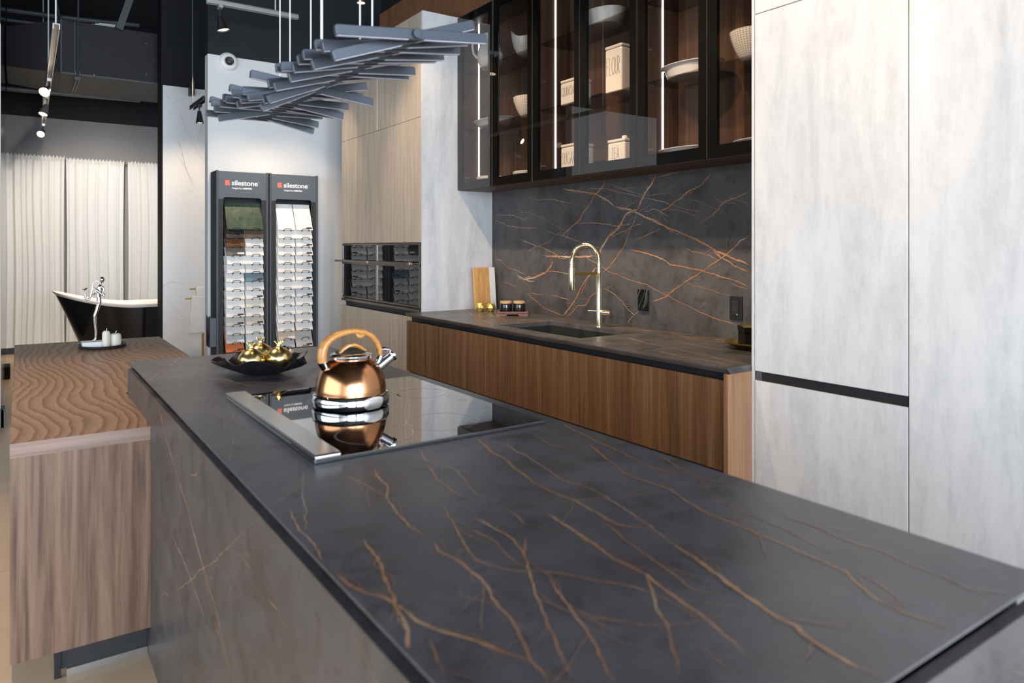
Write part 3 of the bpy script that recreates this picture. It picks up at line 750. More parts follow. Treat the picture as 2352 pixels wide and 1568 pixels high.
# ------------------------------------------------------------------ breakfast bar (wood)
P = thing('breakfast_bar', (.3, 3.8, 0), 'low walnut breakfast bar with wavy grained top butting against the stone island', 'breakfast bar')
b = MB()
poly = [(-.022,2.528),(.345,2.528),(.345,3.17),(.735,3.17),(.735,5.03),(-.022,5.065)]
b.prism(poly, .707, .749, 'Z'); b.build('top', M['bar_top'], P)
b = MB(); b.box(-.0225, 2.5268, .7065, .3445, 2.5282, .7485); b.build('edge_band', M['bar_edge'], P)
MB().box(-.022, 2.528, .108, .345, 2.55, .706).build('front_panel', M['bar_side'], P)
MB().box(-.022, 2.55, .108, -.002, 5.05, .706).build('side_panel', M['bar_side'], P)
MB().box(-.002, 5.0, .108, .735, 5.03, .706).build('rear_panel', M['bar_side'], P)
b = MB(); b.box(-.002, 2.55, .108, .34, 5.0, .70); b.box(.34, 3.18, .108, .72, 5.0, .70); b.build('carcass', M['walnut'], P)
b = MB(); b.box(.09, 2.60, .02, .344, 4.95, .108); b.box(.344, 3.18, .02, .68, 4.95, .108); b.build('plinth', M['soft_black'], P)
b = MB(); b.box(.12, 2.585, .0, .344, 2.62, .022); b.build('plinth_strip', M['steel'], P)
b = MB(); b.box(.088, 2.585, 0, .105, 2.60, .108); b.build('corner_post', M['black'], P)
b = MB(); b.box(.092, 2.575, .09, .103, 2.586, .102); b.build('plinth_clip', M['steel'], P)

# ------------------------------------------------------------------ sink run
for i, (y0, y1, nm) in enumerate(((1.748, 2.642, 'beside the tall pale cabinet'), (2.642, 3.530, 'below the sink'), (3.530, 4.416, 'beside the built-in ovens'))):
    t = thing('base_cabinet', (2.5, (y0+y1)/2, 0), 'walnut base cabinet with grip channels, ' + nm, 'cabinet', 'walnut base cabinets under the sink counter')
    MB().box(2.205, y0, .1, 2.86, y1, .66).build('carcass', M['walnut_dark'], t)
    MB().box(2.215, y0, .66, 2.25, y1, .84).build('rail', M['black'], t)
    MB().box(2.175, y0+.0015, .478, 2.195, y1-.0015, .818).build('drawer_front', M['walnut'], t, .0008)
    MB().box(2.175, y0+.0015, .11, 2.195, y1-.0015, .452).build('drawer_front', M['walnut'], t, .0008)
    MB().box(2.196, y0, .452, 2.204, y1, .478).build('grip_channel', M['black'], t)
    MB().box(2.24, y0, 0, 2.80, y1, .1).build('plinth', M['black'], t)
e = MB().box(2.166, 1.724, 0, 2.8, 1.746, .846).build('cabinet_end_panel', M['walnut_light'], None, .0008, org=(2.3, 1.735, 0))
tag(e, 'narrow lighter walnut end panel closing the base cabinet run', 'panel')
# countertop with sink cut-out
SX0, SX1, SY0, SY1 = 2.275, 2.655, 2.705, 3.430
CX0, CX1, CY0, CY1 = 2.163, 2.877, 1.726, 4.428
b = MB()
for (x0, y0, x1, y1) in ((CX0, CY0, SX0, CY1), (SX1, CY0, CX1, CY1), (SX0, CY0, SX1, SY0), (SX0, SY1, SX1, CY1)):
    b.box(x0, y0, T-.005, x1, y1, T)
for (x0, y0, x1, y1, dx, dy) in ((CX0, CY0, SX0, CY1, .018, .001), (SX1, CY0, CX1, CY1, 0, .001), (SX0, CY0, SX1, SY0, 0, .001), (SX0, SY1, SX1, CY1, 0, 0)):
    b.frustum((x0+dx, y0+dy, T-.024, x1, y1), (x0, y0, T-.005, x1, y1))
def clear_sink(rows):
    out = []
    for r in rows:
        cur = []
        for (x, y, w) in r: cur.append((x, y, w))
        out.append(cur)
    return out
add_veins(b, clear_sink(VEINS['counter']), lambda x, y, h: (x, y, T+.0001+h), (CX0+.003, CX1-.003, CY0+.003, SY0-.004), 1.6, 6)
rn = random.Random(12)
ex = []
for i in range(16):
    y = 4.35 - rn.random()*.8; x = 2.2+rn.random()*.6
    ex.append([(x+.09*k*(1 if i % 3 else -.6)+rn.uniform(-.01,.01), y-.12*k+rn.uniform(-.02,.02), 1.6+rn.random()*2) for k in range(5)])
add_veins(b, ex, lambda x, y, h: (x, y, T+.0001+h), (CX0+.005, CX1-.005, SY1+.006, CY1-.01), 1.5, 8)
ex = []
for i in range(14):
    y = 3.4 - rn.random()*1.0; x = 2.66+rn.random()*.12
    ex.append([(x+.03*k+rn.uniform(-.01,.01), y-.12*k+rn.uniform(-.02,.02), 1.3+rn.random()*1.5) for k in range(4)])
add_veins(b, ex, lambda x, y, h: (x, y, T+.0001+h), (SX1+.005, CX1-.005, CY0+.01, CY1-.01), 1.5, 9)
o = b.build('sink_counter', [M['stone'], M['vein']], None, org=(2.5, 3.0, T-.024), fix=False)
tag(o, 'long dark stone counter with mitred edge around the sink', 'counter')
# sink
S = thing('sink', (2.465, 3.07, .62), 'undermounted dark composite sink in front of the gold faucet', 'sink')
b = MB()
zb = .64
b.box(SX0-.016, SY0-.016, zb-.015, SX1+.016, SY1+.016, zb)
for (x0, y0, x1, y1) in ((SX0-.016, SY0-.016, SX0-.001, SY1+.016), (SX1+.001, SY0-.016, SX1+.016, SY1+.016), (SX0-.001, SY0-.016, SX1+.001, SY0-.001), (SX0-.001, SY1+.001, SX1+.001, SY1+.016)):
    b.box(x0, y0, zb, x1, y1, T-.0245)
b.build('basin', M['composite'], S)
b = MB(); b.lathe([(0,0),(.035,0),(.042,.003),(.03,.005),(0,.004)], (2.465, 3.07, zb), 24); b.build('drain', M['steel'], S)
# backsplash
b = MB(); b.box(2.880, 1.70, T, 2.891, 4.43, 1.724)
add_veins(b, VEINS['backsplash'], lambda y, z, h: (2.87985-h, y, z), (1.72, 4.425, T+.004, 1.722), 1.3, 11)
o = b.build('backsplash', [M['stone_wall'], M['vein_wall']], None, org=(2.885, 3.06, T), fix=False)
tag(o, 'dark stone backsplash slab with branching rust veins behind the sink', 'backsplash')

# faucet
fx, fy = 2.71, 3.055
F = thing('kitchen_faucet', (fx, fy, T), 'tall polished gold spring faucet arching over the sink', 'faucet')
b = MB(); b.lathe([(0,0),(.026,0),(.026,.005),(.017,.008),(0,.008)], (fx, fy, T), 24); b.build('base', M['pale_gold'], F)
b = MB(); b.lathe([(.0175,.008),(.0175,.30),(.016,.303),(0,.303)], (fx, fy, T), 24); b.build('column', M['pale_gold'], F)
arc = [(fx, 1.17), (fx, 1.23)] + [(fx-.10+.10*cos(a), 1.235+.095*sin(a)) for a in [PI*i/24 for i in range(1, 24)]] + [(fx-.20, 1.235), (fx-.20, 1.20)]
b = MB(); b.tube([(x, fy, z) for x, z in arc], .0128, 12)
n = 0
for i in range(len(arc)-1):
    for t in (0, .33, .66):
        x, z = sm(arc[i][0], arc[i+1][0], t), sm(arc[i][1], arc[i+1][1], t)
        dx, dz = arc[i+1][0]-arc[i][0], arc[i+1][1]-arc[i][1]
        b.lathe([(.0125,-.0018),(.0140,0),(.0125,.0018)], (x, fy, z), 12, (dx, 0, dz))
b.build('spring_hose', M['pale_gold'], F)
b = MB(); b.lathe([(0,0),(.0145,0),(.0165,.006),(.0165,.115),(.0145,.128),(0,.128)], (fx-.20, fy, 1.078), 20); b.build('spray_head', M['pale_gold'], F)
b = MB(); b.box(fx-.19, fy-.005, 1.163, fx-.012, fy+.005, 1.178); b.build('support_arm', M['brass'], F, .002)
b = MB(); b.cyl((fx, fy, .952), (fx+.03, fy-.062, .948), .0155, 20); b.build('mixer_barrel', M['pale_gold'], F, .001)
b = MB(); b.cyl((fx-.015, fy+.012, .957), (fx-.055, fy+.035, .960), .005, 10); b.build('lever', M['pale_gold'], F)

# outlets
O = thing('wall_plate', (2.88, 2.868, 1.022), 'blank black wall plate still under glossy film, between faucet and green-lit socket', 'wall plate')
MB().box(2.872, 2.831, .965, 2.8795, 2.905, 1.080).build('plate', M['black'], O, .002)
b = MB()
def film(u, v):
    y = sm(2.829, 2.907, u); z = sm(.963, 1.082, v)
    return (2.8695-.0030*abs(sin(3.2*u+2.2*v))-.0010*sin(7*v+2*u), y, z)
b.grid(film, 14, 20); b.build('plastic_film', M['black_gloss'], O)
O = thing('power_outlet', (2.88, 2.243, 1.022), 'black double power outlet with green light beside the tall cabinet', 'power outlet')
MB().box(2.872, 2.207, .965, 2.8795, 2.280, 1.080).build('plate', M['black'], O, .002)
MB().box(2.869, 2.227, .988, 2.873, 2.261, 1.057).build('receptacle', M['soft_black'], O, .001)
for z in (1.043, 1.003):
    b = MB()
    for dy in (-.007, .007): b.box(2.8682, 2.244+dy-.001, z-.004, 2.8692, 2.244+dy+.001, z+.005)
    b.cyl((2.8692, 2.244, z-.010), (2.8682, 2.244, z-.010), .0022, 10)
    b.build('socket', M['black_gloss'], O)
b = MB(); b.cyl((2.8692, 2.232, .992), (2.8675, 2.232, .992), .0024, 10); b.build('indicator_light', M['green_led'], O)
# ------------------------------------------------------------------ tall cabinets
XF = 2.302
TL = thing('oven_cabinet', (2.6, 5.18, 0), 'tall greige cabinet housing two built-in ovens with a pale concrete side', 'cabinet')
def carc(b, y0, y1, z0, z1): b.box(XF+.02, y0, z0, 2.885, y1, z1)
b = MB(); carc(b, 4.452, 5.93, .1, .80); carc(b, 4.452, 5.93, 1.36, 2.955); b.box(2.84, 4.452, .80, 2.885, 5.93, 1.36)
b.box(XF+.02, 5.912, .80, 2.84, 5.93, 1.36); b.box(XF+.02, 4.452, .80, 2.84, 4.466, 1.36); b.build('carcass', M['concrete'], TL)
MB().box(XF, 4.430, 0, 2.888, 4.450, 2.963).build('side_panel', M['concrete'], TL, .0008)
for y0, y1 in ((4.451, 5.189), (5.193, 5.932)):
    MB().box(XF, y0, 2.229, XF+.019, y1, 2.960).build('door', M['beige'], TL, .001)
MB().box(XF-.001, 5.186, 2.231, XF+.001, 5.196, 2.958).build('door_gap_strip', M['white_paint'], TL)
MB().box(XF, 4.451, 1.352, XF+.019, 5.932, 2.2265).build('door', M['beige'], TL, .001)
MB().box(XF, 4.451, .10, XF+.019, 5.932, .820).build('drawer_front', M['beige'], TL, .001)
MB().box(XF+.03, 4.46, .80, XF+.06, 5.91, .868).build('grip_channel', M['black'], TL)
MB().box(XF+.06, 4.46, 0, 2.8, 5.9, .1).build('plinth', M['black'], TL)
for k, (y0, y1, nm) in enumerate(((4.468, 5.189, 'nearer the sink counter'), (5.193, 5.910, 'nearer the sample towers'))):
    OV = thing('built_in_oven', (2.5, (y0+y1)/2, .86), 'built-in black glass oven with bronze bar handle, ' + nm, 'oven', 'built-in ovens')
    MB().box(XF+.014, y0, .862, 2.82, y1, 1.348).build('housing', M['black'], OV)
    b = MB(); b.box(XF-.004, y0, 1.333, XF+.016, y1, 1.348); b.build('top_trim', M['bronze'], OV, .001)
    MB().box(XF, y0+.012, 1.212, XF+.016, y1-.012, 1.332).build('upper_glass', M['screen_black'], OV)
    MB().box(XF, y0+.012, .908, XF+.016, y1-.012, 1.176).build('door_glass', M['screen_black'], OV)
    MB().box(XF-.003, y0, .905, XF+.016, y0+.0115, 1.333).build('side_trim', M['steel'], OV); MB().box(XF-.003, y1-.0115, .905, XF+.016, y1, 1.333).build('side_trim', M['steel'], OV)
    MB().box(XF-.004, y0, 1.177, XF+.016, y1, 1.203).build('handle_rail', M['bronze'], OV, .001)
    b = MB(); b.box(XF-.074, y0+.004, 1.196, XF-.058, y1-.004, 1.212)
    for y in (y0+.03, y1-.03): b.box(XF-.06, y-.012, 1.200, XF-.004, y+.012, 1.208)
    b.build('handle', M['bronze'], OV, .002)
    MB().box(XF-.0755, y0+.003, 1.1955, XF-.057, y0+.045, 1.2125).build('handle_cap', M['steel'], OV, .001)
    MB().box(XF-.003, y0, .890, XF+.016, y1, .9045).build('lower_trim', M['bronze'], OV, .001)
    MB().box(XF-.012, y0, .864, XF+.016, y1, .884).build('vent_strip', M['bronze'], OV, .001)
TR = thing('tall_cabinet', (2.6, .95, 0), 'tall pale concrete-look cabinet with a black grip channel beside the counter', 'cabinet')
MB().box(XF, 1.712, .0, 2.888, 1.7235, 2.963).build('side_panel', M['concrete'], TR, .0005)
b = MB(); b.box(XF+.0205, -.645, .08, 2.885, 1.710, 2.955); b.build('carcass', M['concrete'], TR)
MB().box(XF, 1.1415, .850, XF+.019, 1.709, 2.2015).build('door', M['concrete'], TR, .0012)
MB().box(XF, 1.1415, 2.2045, XF+.019, 1.709, 2.960).build('door', M['concrete'], TR, .0012)
MB().box(XF, 1.1415, .08, XF+.019, 1.709, .8135).build('door', M['concrete'], TR, .0012)
MB().box(XF, .25, .08, XF+.019, 1.1375, 2.960).build('door', M['concrete'], TR, .0012)
MB().box(XF, -.645, .08, XF+.019, .246, 2.960).build('door', M['concrete'], TR, .0012)
MB().box(XF+.004, 1.142, .813, XF+.0195, 1.68, .851).build('grip_channel', M['black'], TR)
MB().box(XF+.002, 1.681, .814, XF+.0196, 1.708, .850).build('channel_end_cap', M['pipe'], TR)
MB().box(XF, 1.1415, .8135, XF+.0185, 1.709, .8147).build('edge_strip', M['conc_edge'], TR)
MB().box(XF+.0195, 1.1375, .08, XF+.0205, 1.1415, 2.955).build('door_gap', M['conc_edge'], TR)
MB().box(XF+.05, -.64, 0, 2.8, 1.70, .08).build('plinth', M['black'], TR)
# fluted fascia above
b = MB(); b.box(2.652, .3, 2.966, 2.672, 5.925, 3.392)
y = .305
while y < 5.915:
    b.box(2.645, y, 2.966, 2.652, y+.0095, 3.392); y += .0155
o = b.build('fluted_fascia', M['fluted'], None, org=(2.66, 3.1, 2.966)); tag(o, 'fluted brown wood fascia running above the glass cabinets', 'fascia')

# ------------------------------------------------------------------ glass wall cabinets
XU, ZB, ZT = 2.582, 1.722, 2.957
names = ['next to the tall oven cabinet', 'holding the lettered canisters, directly above the sink', 'next to the tall pale concrete cabinet']
for i in range(3):
    y1 = 4.424 - .9*i; y0 = y1 - .897
    if i == 2: y0 = 1.727
    t = thing('wall_cabinet', (2.74, (y0+y1)/2, ZB), 'black framed glass wall cabinet with light strip, ' + names[i], 'wall cabinet', 'glass wall cabinets')
    b = MB(); b.box(2.606, y0, ZB, 2.878, y1, ZB+.018); b.box(2.606, y0, ZT-.018, 2.878, y1, ZT)
    b.box(2.606, y0, ZB+.018, 2.878, y0+.018, ZT-.018); b.box(2.606, y1-.018, ZB+.018, 2.878, y1, ZT-.018)
    b.box(2.868, y0+.018, ZB+.018, 2.878, y1-.018, ZT-.018); b.build('carcass', M['walnut_dark'], t)
    MB().box(2.744, y1-.0225, ZB+.02, 2.753, y1-.0175, ZT-.02).build('light_strip', M['led'], t)
    for z in (2.150, 2.556):
        o = MB().box(2.630, y0+.02, z, 2.864, y1-.02, z+.008).build('shelf', M['shelf_glass'], t)
        b = MB()
        for x in (2.665, 2.83):
            b.cyl((x, y1-.030, z-.006), (x, y1-.018, z-.006), .005, 8)
        b.build('shelf_pin', M['chrome'], t)
    ym = (y0+y1)/2
    for k, (a, c) in enumerate(((y0+.0015, ym-.0015), (ym+.0015, y1-.0015))):
        f = .052
        b = MB()
        b.box(2.5865, a, ZB+.002, 2.605, a+f, ZT-.002); b.box(2.5865, c-f, ZB+.002, 2.605, c, ZT-.002)
        b.box(2.5865, a+f, ZB+.002, 2.605, c-f, ZB+.058); b.box(2.5865, a+f, ZT-.058, 2.605, c-f, ZT-.002)
        d = b.build('door', M['frame_black'], t)
        MB().box(XU, a, ZB+.002, XU+.004, c, ZT-.002).build('glass_pane', M['door_glass'], d)
        b = MB(); b.box(XU-.0006, a-.0012, ZB+.002, 2.605, a+.0003, ZT-.002); b.box(XU-.0006, c-.0003, ZB+.002, 2.605, c+.0012, ZT-.002)
        b.build('edge_profile', M['bronze'], d)
    for z in (2.33, 1.815):
        b = MB()
        b.box(2.606, y1-.027, z-.004, 2.668, y1-.0185, z+.008); b.box(2.613, y1-.030, z-.024, 2.629, y1-.0185, z+.026)
        for dz in (-.014, .018): b.cyl((2.621, y1-.034, z+dz), (2.621, y1-.029, z+dz), .004, 8)
        b.build('hinge', M['steel'], t, .001)

# lettered canisters -----------------------------------------------------------
def oval(cx, cy, rx, ry, a0=0, a1=2*PI, n=18): return [(cx+rx*cos(sm(a0,a1,i/n)), cy+ry*sin(sm(a0,a1,i/n))) for i in range(n+1)]
GL = {'F': ([[(0,0),(0,1),(.5,1)], [(0,.52),(.36,.52)]], .5), 'L': ([[(0,1),(0,0),(.42,0)]], .42), 'O': ([oval(.32,.5,.32,.5)], .64),
      'U': ([[(0,1)]+oval(.22,.3,.22,.3,PI,2*PI,10)+[(.44,1)]], .44), 'R': ([[(0,0),(0,1)]+oval(.05,.76,.33,.24,PI/2,-PI/2,8)+[(.42,0)]], .42),
      'Q': ([oval(.32,.5,.32,.5), [(.36,.22),(.6,-.08)]], .64), 'I': ([[(0,0),(0,1)]], .06), 'N': ([[(0,0),(0,1),(.4,0),(.4,1)]], .4),
      'A': ([[(0,0),(.24,1),(.46,0)], [(.09,.36),(.38,.36)]], .46), 'S': ([[(.40,.88),(.28,1),(.12,.98),(.03,.8),(.12,.6),(.30,.46),(.38,.24),(.28,.04),(.12,0),(0,.12)]], .4),
      'G': ([[(.5,.86),(.34,1),(.14,.9),(.02,.5),(.14,.1),(.34,0),(.5,.14),(.5,.44),(.3,.44)]], .5), 'T': ([[(.22,0),(.22,1)], [(0,1),(.44,1)]], .44),
      'E': ([[(.36,1),(0,1),(0,0),(.36,0)], [(0,.52),(.3,.52)]], .38)}
def word(b, s, x, y0, y1, z, h, r=.0009):
    gap = .17; tot = sum(GL[c][1] for c in s)+gap*(len(s)-1); k = min((y0-y1)/tot, h*.62); u = ((y0-y1)/k-tot)*.4
    for c in s:
        for st in GL[c][0]: b.tube([(x, y0-(u+p[0])*k, z+p[1]*h) for p in st], r, 5)
        u += GL[c][1]+gap
def canister(nm, x0, y0, x1, y1, z, h, label, knob=True):
    t = thing('canister', ((x0+x1)/2, (y0+y1)/2, z), label, 'canister', 'lettered canisters')
    hb = h-.027
    MB().box(x0, y0, z+.0005, x1, y1, z+hb).build('body', M['ceramic'], t, .010, 4)
    b = MB(); b.box(x0-.001, y0-.001, z+hb+.0015, x1+.001, y1+.001, z+hb+.018); b.build('lid', M['ceramic'], t, .006, 3)
    if knob:
        b = MB(); b.lathe([(0,0),(.012,0),(.011,.006),(.016,.011),(.016,.02),(.012,.024),(0,.024)], ((x0+x1)/2, (y0+y1)/2, z+hb+.018), 18); b.build('knob', M['ceramic'], t)
    b = MB(); word(b, nm, x0-.0004, y1-.014, y0+.012, z+hb*.40, hb*.40); b.build('lettering', M['ink'], t)
canister('FLOUR', 2.655, 2.815, 2.785, 2.945, 2.1585, .268, 'tall white canister lettered FLOUR on the middle glass shelf', False)
canister('QUINOA', 2.66, 3.205, 2.785, 3.345, 2.1585, .160, 'squat white canister lettered QUINOA on the middle glass shelf', False)
canister('SUGAR', 2.655, 3.19, 2.79, 3.335, 1.7405, .195, 'white canister lettered SUGAR on the cabinet floor', False)
canister('TEA', 2.655, 2.79, 2.785, 2.925, 1.7405, .172, 'white knobbed canister lettered TEA on the cabinet floor')

# white crockery ---------------------------------------------------------------
def bowl_prof(r, h, th=.004, foot=.45):
    P = [(0,0),(r*foot,0),(r*foot,.004)]
    P += [(r*(foot+(1-foot)*sin(PI/2*k/8)), .004+(h-.004)*(1-cos(PI/2*k/8))**.85) for k in range(1, 9)]
    P += [(r-th*.5, h+.001)]
    P += [(max(0, r*(foot+(1-foot)*sin(PI/2*k/8))-th), .009+(h-.009)*(1-cos(PI/2*k/8))**.85) for k in range(7, -1, -1)]
    return P+[(0,.009)]
def dish(name, c, prof, label, cat, mat, sx=1, sy=1, fn=None, rz=0, group=None, seg=40):
    b = MB(); b.lathe(prof, (0,0,0), seg, None, sx, sy, fn)
    o = b.build(name, mat, None); o.location = c; o.rotation_euler = (0, 0, rz)
    return tag(o, label, cat, group)
Z1, Z2, Z3 = 1.7405, 2.1585, 2.5645
def lacebowl(c, label):
    r, h = .105, .135
    P = [(0,0),(.045,0),(.050,.004),(.070,.035),(.088,.075),(.100,.11),(.105,h),(.102,h+.002),(.099,h-.002),(.095,.11),(.083,.075),(.065,.037),(.04,.01),(0,.009)]
    dish('lattice_bowl', c, P, label, 'bowl', M['lace'], group='lattice bowls', seg=56)
lacebowl((2.742, 3.775, Z2), 'white lattice bowl on the middle shelf beside the flat platter')
lacebowl((2.742, 2.045, Z2), 'white lattice bowl on the shelf against the tall pale cabinet')
def cres(a, r, z):
    k = z/.16
    return r, z*(.70+.42*cos(a-2.2)**2*(1 if cos(a-2.2) > 0 else .75)) if k > .05 else z
dish('sculptural_bowl', (2.742, 3.80, Z3), [(0,0),(.04,0),(.065,.02),(.088,.06),(.10,.11),(.106,.16),(.102,.161),(.095,.11),(.083,.062),(.06,.025),(0,.012)], 'white bowl with a swooping crescent rim on the top shelf', 'bowl', M['porcelain'], fn=cres)
t = thing('pitcher', (2.73, 4.225, Z3), 'white rounded pitcher with long neck on the top shelf', 'pitcher')
b = MB(); b.lathe([(0,0),(.045,0),(.070,.02),(.088,.06),(.092,.10),(.080,.15),(.060,.185),(.048,.21),(.047,.235),(.052,.25),(.048,.25),(.042,.235),(.043,.21),(.055,.183),(0,.17)], (2.73, 4.225, Z3), 36)
b.build('body', M['porcelain'], t)
b = MB(); b.tube([(2.73-.05, 4.26, Z3+.235), (2.73-.085, 4.285, Z3+.22), (2.73-.105, 4.295, Z3+.17), (2.73-.098, 4.29, Z3+.115), (2.73-.08, 4.27, Z3+.08)], .008, 10); b.build('handle', M['porcelain'], t)
plat = lambda r, h: [(0,0),(r*.62,0),(r*.70,.004),(r*.80,h*.55),(r*.90,h*.9),(r,h),(r,h+.003),(r*.9,h*.9+.005),(r*.77,h*.55+.004),(r*.68,.010),(0,.009)]
dish('platter', (2.742, 4.19, Z2), plat(.12, .045), 'flat white rimmed platter on the middle shelf beside the lattice bowl', 'platter', M['porcelain'], .95, 1.75)
ov = lambda h: [(0,0),(.078,0),(.088,.004),(.094,h*.5),(.100,h*.85),(.115,h),(.115,h+.003),(.098,h*.9),(.088,h*.5),(.080,.012),(0,.010)]
dish('oval_baking_dish', (2.738, 2.40, Z2), ov(.058), 'deep white oval baking dish with flared lip on the middle shelf', 'dish', M['porcelain'], .95, 1.55, rz=.05, group='white oval dishes')
dish('oval_baking_dish', (2.738, 2.42, Z1), ov(.064), 'wide white oval dish on the cabinet floor beside the light strip', 'dish', M['porcelain'], .95, 1.55, group='white oval dishes')
dish('oval_baking_dish', (2.742, 1.99, Z1), ov(.056), 'white oval dish on the cabinet floor against the tall pale cabinet', 'dish', M['porcelain'], .95, 1.25, group='white oval dishes')
dish('serving_bowl', (2.735, 3.05, Z3), [(0,0),(.075,0),(.085,.004),(.095,.042),(.102,.080),(.104,.085),(.100,.085),(.091,.042),(.078,.012),(0,.010)], 'tall white oval serving bowl on the top shelf above the canisters', 'bowl', M['porcelain'], 1.05, 1.5)
cake = [(0,0),(.066,0),(.068,.004),(.068,.036),(.078,.040),(.080,.050),(.076,.054),(.06,.048),(0,.047)]
dish('plate_stack', (2.735, 4.22, Z1), [(r*1.3, z*1.35) for r, z in cake], 'stacked white round plates on the cabinet floor near the ovens', 'plates', M['ceramic'])
dish('cake_stand', (2.725, 3.75, Z1), [(r*1.35, z*1.25) for r, z in cake], 'low white round dish with a rim on the cabinet floor, third from the ovens', 'dish', M['ceramic'])
# ------------------------------------------------------------------ objects on the counter
cb = thing('cutting_board', (2.76, 4.36, T), 'oak and white marble cutting board leaning in the counter corner', 'cutting board')
for (x0, x1, m, nm) in ((2.672, 2.801, 'oak', 'oak_half'), (2.801, 2.849, 'marble_block', 'marble_half')):
    b = MB(); tl = .10/.30
    n = b.pts([(x0, 4.322, T+.001), (x1, 4.322, T+.001), (x1, 4.342, T+.001), (x0, 4.342, T+.001), (x0-.004, 4.345, T+.302), (x1-.004, 4.345, T+.302), (x1-.004, 4.365, T+.302), (x0-.004, 4.365, T+.302)])
    for q in ((3,2,1,0),(4,5,6,7),(0,1,5,4),(1,2,6,5),(2,3,7,6),(3,0,4,7)): b.face([n+i for i in q])
    b.build(nm, M[m], cb, .0015)
def tealight(c, label, rz):
    t = thing('candle_holder', c, label, 'candle holder', 'faceted gold candle holders', rz)
    b = MB()
    def rg(r, z, o): return [(r*cos(2*PI*(i+o)/6), r*sin(2*PI*(i+o)/6), z) for i in range(6)]
    A = b.pts(rg(.021, .0005, 0)); B = b.pts(rg(.034, .028, .5)); D = b.pts(rg(.025, .058, 0)); E = b.pts(rg(.020, .058, 0)); G = b.pts(rg(.018, .04, 0))
    b.face([A+i for i in range(6)][::-1]); b.face([G+i for i in range(6)])
    for i in range(6):
        j = (i+1) % 6
        b.face((A+i, A+j, B+i)); b.face((A+j, B+j, B+i)); b.face((B+i, B+j, D+j)); b.face((B+i, D+j, D+i))
        b.face((D+i, D+j, E+j, E+i)); b.face((E+i, E+j, G+j, G+i))
    b.build('cup', M['gold_leaf'], t, fix=True)
    b = MB(); b.lathe([(0,.0405),(.016,.0405),(.016,.052),(.012,.054),(0,.053)], (0,0,0), 14); b.build('candle', M['wax'], t)
    return t
tealight((2.636, 4.21, T), 'faceted gold candle holder in front of the oak board half', .3)
tealight((2.700, 4.17, T), 'faceted gold candle holder in front of the marble board half', .9)
rz = -math.radians(34)
def loc(lx, ly): return (2.70+lx*cos(rz)-ly*sin(rz), 3.905+lx*sin(rz)+ly*cos(rz))
tr = thing('jar_tray', (2.70, 3.905, T), 'red-brown wooden tray carrying four lidded black jars', 'tray', None, rz)
b = MB(); b.box(-.096, -.085, .010, .096, .085, .019)
for s in (-1, 1): b.box(-.096, s*.085-.005, .010, .096, s*.085+.005, .027)
for s in (-1, 1): b.box(s*.096-.004, -.085, .0005, s*.096+.004, .085, .027)
b.prism([(-.096,.0005),(-.045,.0005),(-.032,.011),(.032,.011),(.045,.0005),(.096,.0005),(.096,.020),(-.096,.020)], -.090, -.082, 'Y')
b.prism([(-.096,.0005),(-.045,.0005),(-.032,.011),(.032,.011),(.045,.0005),(.096,.0005),(.096,.020),(-.096,.020)], .082, .090, 'Y')
b.build('tray_board', M['tray_wood'], tr)
for lx, ly, nm in ((-.044, -.040, 'front jar on the wooden tray nearer the candle holders'), (.044, -.040, 'front jar on the wooden tray nearer the faucet'), (-.044, .042, 'rear jar on the wooden tray nearer the candle holders'), (.044, .042, 'rear jar on the wooden tray nearer the faucet')):
    x, y = loc(lx, ly)
    j = thing('lidded_jar', (x, y, T+.0195), 'small black wood-lidded ' + nm, 'jar', 'black jars on the wooden tray')
    b = MB(); b.lathe([(0,0),(.034,0),(.038,.004),(.0395,.02),(.039,.05),(.037,.058),(0,.058)], (x, y, T+.0195), 28); b.build('pot', M['black_gloss'], j)
    b = MB(); b.lathe([(0,.0585),(.037,.0585),(.0385,.060),(.0385,.067),(.037,.069),(0,.069)], (x, y, T+.0195), 28); b.build('lid', M['lid_wood'], j)
dish('gold_dish', (2.685, 2.005, T+.0005), [(0,0),(.06,0),(.075,.004),(.10,.014),(.122,.026),(.124,.029),(.12,.029),(.098,.018),(.07,.008),(0,.006)], 'round gold dish under the black box beside the tall cabinet', 'dish', M['brass'])
bx = thing('trinket_box', (2.705, 2.005, T+.0075), 'black lidded box with gold topped lid standing on the gold dish', 'box')
bx.rotation_euler = (0, 0, math.radians(50.7)); ORG[bx.name] = Vector((0,0,0))
h = .062
MB().box(-h, -h, .0, h, h, .062).build('box_body', M['frame_black'], bx, .002)
MB().box(-h-.002, -h-.002, .0635, h+.002, h+.002, .088).build('lid', M['frame_black'], bx, .002)
b = MB(); b.box(-h-.002, -h-.002, .0885, h+.002, h+.002, .094)
b.box(-h+.012, -h+.012, .094, h-.012, h-.012, .097)
b.build('gold_top', M['gold'], bx, .001)

